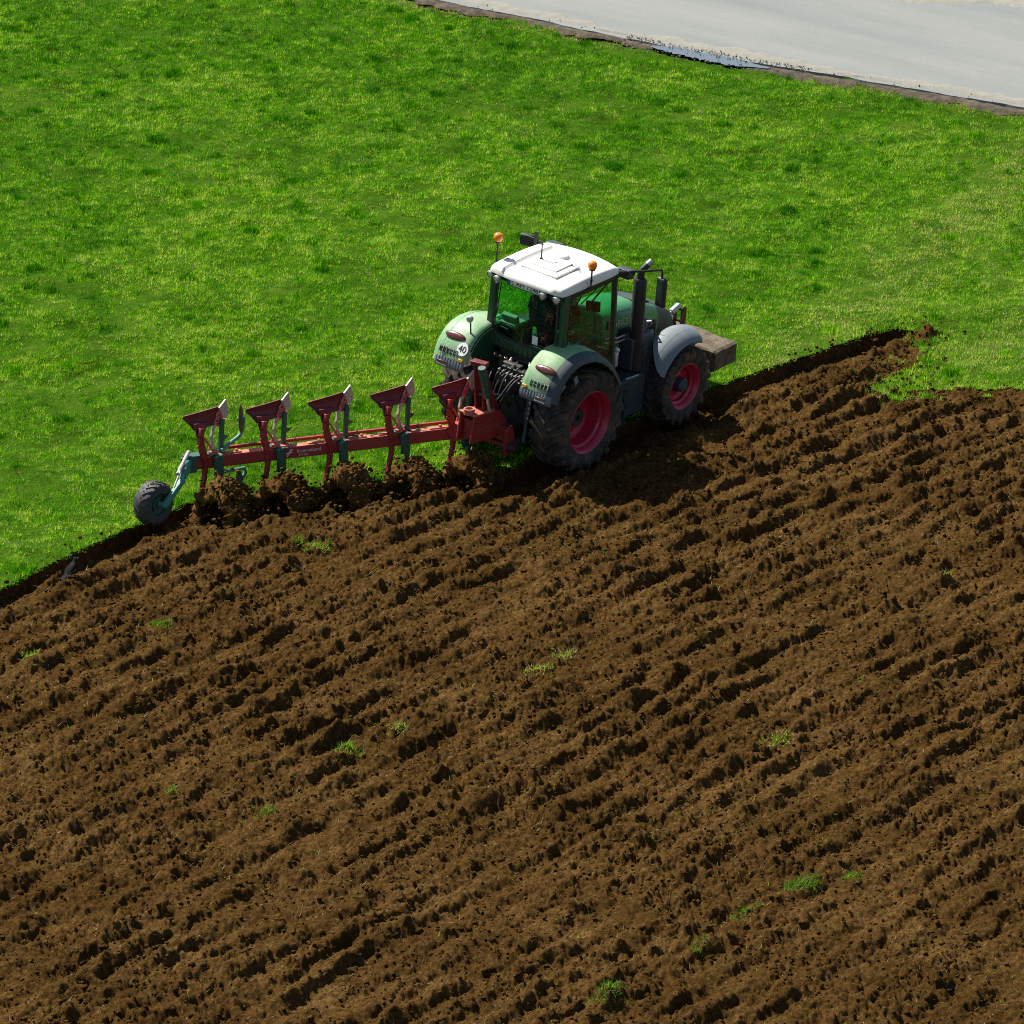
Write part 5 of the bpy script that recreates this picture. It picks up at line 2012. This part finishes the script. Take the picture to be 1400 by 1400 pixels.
# ----------------------------------------------------------------------------
# grass tufts, straw and stones left lying on the ploughed soil
# ----------------------------------------------------------------------------
def tuft_thing(x, y, r, nb, hue, label, dryf=.15):
    z0 = float(soil_height(np.array([x]), np.array([y]))[0][0])
    n = nb
    rr = 1.2 * r * rng.random(n) ** .62; th = rng.uniform(0, 6.283, n)
    bx, by = rr * np.cos(th), rr * np.sin(th) * .8
    zz = soil_height(bx + x, by + y)[0] - z0 + .01
    o = blades_mesh('grass_tuft', bx, by, zz, rng.uniform(.07, .19, n) * (1.15 - rr / r * .5), rng.uniform(.008, .018, n), rng.uniform(0, 6.283, n), np.abs(rng.normal(.95, .4, n)),
                    np.clip(hue + rng.normal(0, .15, n), 0, 1), (rng.random(n) < dryf) * .9)
    o.location = (x, y, z0)
    tag(o, label, 'grass tuft', 'grass tufts left in the ploughed soil')
TUFTS = [
    ((-6.0, -.08), .24, 200, .66, 'large bright grass tuft in the soil below the second plough leg from the depth wheel'),
    ((-6.08, .29), .12, 60, .58, 'small grass tuft in the soil left of the large bright one under the plough'),
    ((-10.2, -.24), .20, 150, .38, 'dark green grass tuft in the soil between the crow and the plough legs'),
    ((-12.63, .49), .15, 80, .80, 'yellowish grass tuft near the left edge of the soil below the crow'),
    ((-12.28, -6.01), .25, 170, .60, 'grass tuft mixed with pale straw in the left middle of the ploughed soil'),
    ((-11.73, -14.46), .32, 380, .20, 'largest bluish green grass tuft, low on the right of the ploughed soil'),
    ((-11.03, -14.92), .17, 110, .45, 'bright leafy grass tuft just right of the largest bluish one'),
    ((-13.04, -14.4), .22, 140, .22, 'low spreading bluish grass tuft left of the largest one'),
    ((-16.65, -14.57), .26, 220, .34, 'grass tuft at the bottom edge of the photo right of centre'),
    ((-14.47, -14.58), .15, 90, .20, 'small dark bluish grass tuft between the bottom edge tuft and the largest one'),
    ((-7.04, -6.24), .22, 120, .80, 'thin yellowish grass tuft in the middle of the ploughed soil'),
    ((-7.89, -6.38), .24, 110, .85, 'flattened straw coloured grass tuft in the middle of the ploughed soil'),
    ((-11.15, -6.15), .18, 80, .78, 'pale sparse grass tuft right of the straw mixed tuft'),
    ((-7.64, -11.03), .27, 160, .76, 'scattered yellow green grass tuft right of the centre of the ploughed soil'),
    ((-14.75, -6.41), .20, 110, .34, 'dull green grass tuft below the straw mixed one'),
    ((-15.13, -4.83), .12, 60, .50, 'small grass tuft left of the dull green one in the soil'),
    ((-.62, -9.48), .09, 34, .90, 'tiny pale star shaped grass tuft near the right edge of the soil'),
    ((6.1, -3.55), .40, 420, .60, 'broad grass tuft cut off by the plough at the headland corner'),
]
for (xy, r, nb, hue, label) in TUFTS:
    tuft_thing(xy[0], xy[1], r, nb, hue - .08, label, .42 if hue > .7 else .22)

n = 16000
hh = rng.uniform(-24, 6.5, n); rr = rng.uniform(-9, 9, n)
x = rr * RX + hh * HX; y = rr * RY + hh * HY
z, s = soil_height(x, y)
ok = (s > .05) & (wall_dist(x, y) > .35) & (fbm(x * .8, y * .8, 2, 300) > .46)
x, y, z = x[ok], y[ok], z[ok]
n = len(x)
straw = blades_mesh('straw', x, y, z + .012, rng.uniform(.03, .13, n), rng.uniform(.006, .013, n), rng.uniform(0, 6.283, n), rng.uniform(1.0, 1.5, n), np.clip(rng.normal(.55, .3, n), 0, 1), np.where(rng.random(n) < .8, 1.0, .1))
tag(straw, 'dry straw scattered over the ploughed soil', 'straw', kind='stuff')
# weeds pulled over the headland edge
hh = rng.uniform(-2, 8, 90000); rr = rng.uniform(2, 12.5, 90000)
x = rr * RX + hh * HX; y = rr * RY + hh * HY
s = soil_dist(x, y)
ok = (s > 0) & (s < 0.55) & (x > 5.3) & (y < -1.9) & (fbm(x * 2.2, y * 2.2, 3, 310) > .46 + .22 * s / .5)
x, y = x[ok], y[ok]; z = soil_height(x, y)[0]
n = len(x)
hg = blades_mesh('headland_grass', x, y, z, rng.uniform(.03, .11, n), rng.uniform(.006, .014, n), rng.uniform(0, 6.283, n), np.abs(rng.normal(.7, .35, n)), np.clip(rng.normal(.62, .2, n), 0, 1), (rng.random(n) < .3) * .8)
tag(hg, 'grass half buried along the ragged headland edge', 'grass', kind='stuff')

m = MB()
rs_ = random.Random(5)
for k in range(620):
    t = rs_.random()
    if k % 3:
        i = rs_.randrange(len(HEAD) - 9)
        a, b = HEAD[i], HEAD[i + 1]
    else:
        i = rs_.choice([1, 2, 3, 4, 17, 18, 19, 20, 21])
        a, b = WALL[i], WALL[i + 1]
    px_, py_ = a[0] + (b[0] - a[0]) * t, a[1] + (b[1] - a[1]) * t
    sd_ = .42 if k % 3 else .14
    px_ += rs_.gauss(0, sd_); py_ += rs_.gauss(0.05, sd_)
    r = min(.055, abs(rs_.gauss(0, .015)) + .007)
    z_ = 0.005 + r * .4
    v_, f_ = ico((px_, py_, z_), r, 1, k * .37, .5, (1.2, 1, .75))
    m.add(v_, f_)
tag(m.build('loose_clods', M['soil'], smooth=180), 'crumbs of soil strewn along the meadow edge', 'soil crumbs', kind='stuff')

# crumbs and small clods lying loose over the whole ploughed surface
bm = bmesh.new()
bmesh.ops.create_icosphere(bm, subdivisions=1, radius=1)
iv = np.array([v.co[:] for v in bm.verts], dtype=np.float32)
fi = np.array([[v.index for v in f.verts] for f in bm.faces], dtype=np.int32)
bm.free()
n = 64000
hh = rng.uniform(-24, 7, n); rr = rng.uniform(-9.6, 9.6, n)
x = rr * RX + hh * HX; y = rr * RY + hh * HY
z, s = soil_height(x, y)
dens = fbm(x * 1.3, y * 1.3, 3, 330)
ok = (s > .04) & (rng.random(n) < .25 + 1.3 * (dens - .3))
x, y, z = x[ok], y[ok], z[ok]
n = len(x)
r = np.minimum(0.006 + np.abs(rng.normal(0, 0.016, n)), .06).astype(np.float32)
nv = len(iv)
jit = rng.uniform(.62, 1.25, (n, nv, 1)).astype(np.float32)
ax = rng.uniform(0, 6.283, n).astype(np.float32)
el = rng.uniform(.9, 1.6, n).astype(np.float32); fl = rng.uniform(.55, .9, n).astype(np.float32)
co = iv[None] * jit * r[:, None, None]
cx_ = co[..., 0] * el[:, None]; cy_ = co[..., 1]; cz_ = co[..., 2] * fl[:, None]
ca, sa = np.cos(ax)[:, None], np.sin(ax)[:, None]
P = np.stack([cx_ * ca - cy_ * sa + x[:, None], cx_ * sa + cy_ * ca + y[:, None], cz_ + (z + r * .25)[:, None]], axis=-1).astype(np.float32)
F = (fi[None] + (np.arange(n) * nv)[:, None, None]).astype(np.int32)
me = bpy.data.meshes.new('soil_crumbs')
me.vertices.add(n * nv); me.vertices.foreach_set('co', P.reshape(-1))
me.loops.add(F.size); me.loops.foreach_set('vertex_index', F.reshape(-1))
me.polygons.add(n * len(fi)); me.polygons.foreach_set('loop_start', np.arange(0, F.size, 3, dtype=np.int32))
me.update(calc_edges=True)
me.polygons.foreach_set('use_smooth', np.ones(n * len(fi), dtype=bool))
me.materials.append(M['soil'])
o = bpy.data.objects.new('soil_crumbs', me)
COL.objects.link(o)
tag(o, 'small crumbs and clods of soil all over the ploughed field', 'soil crumbs', kind='stuff')
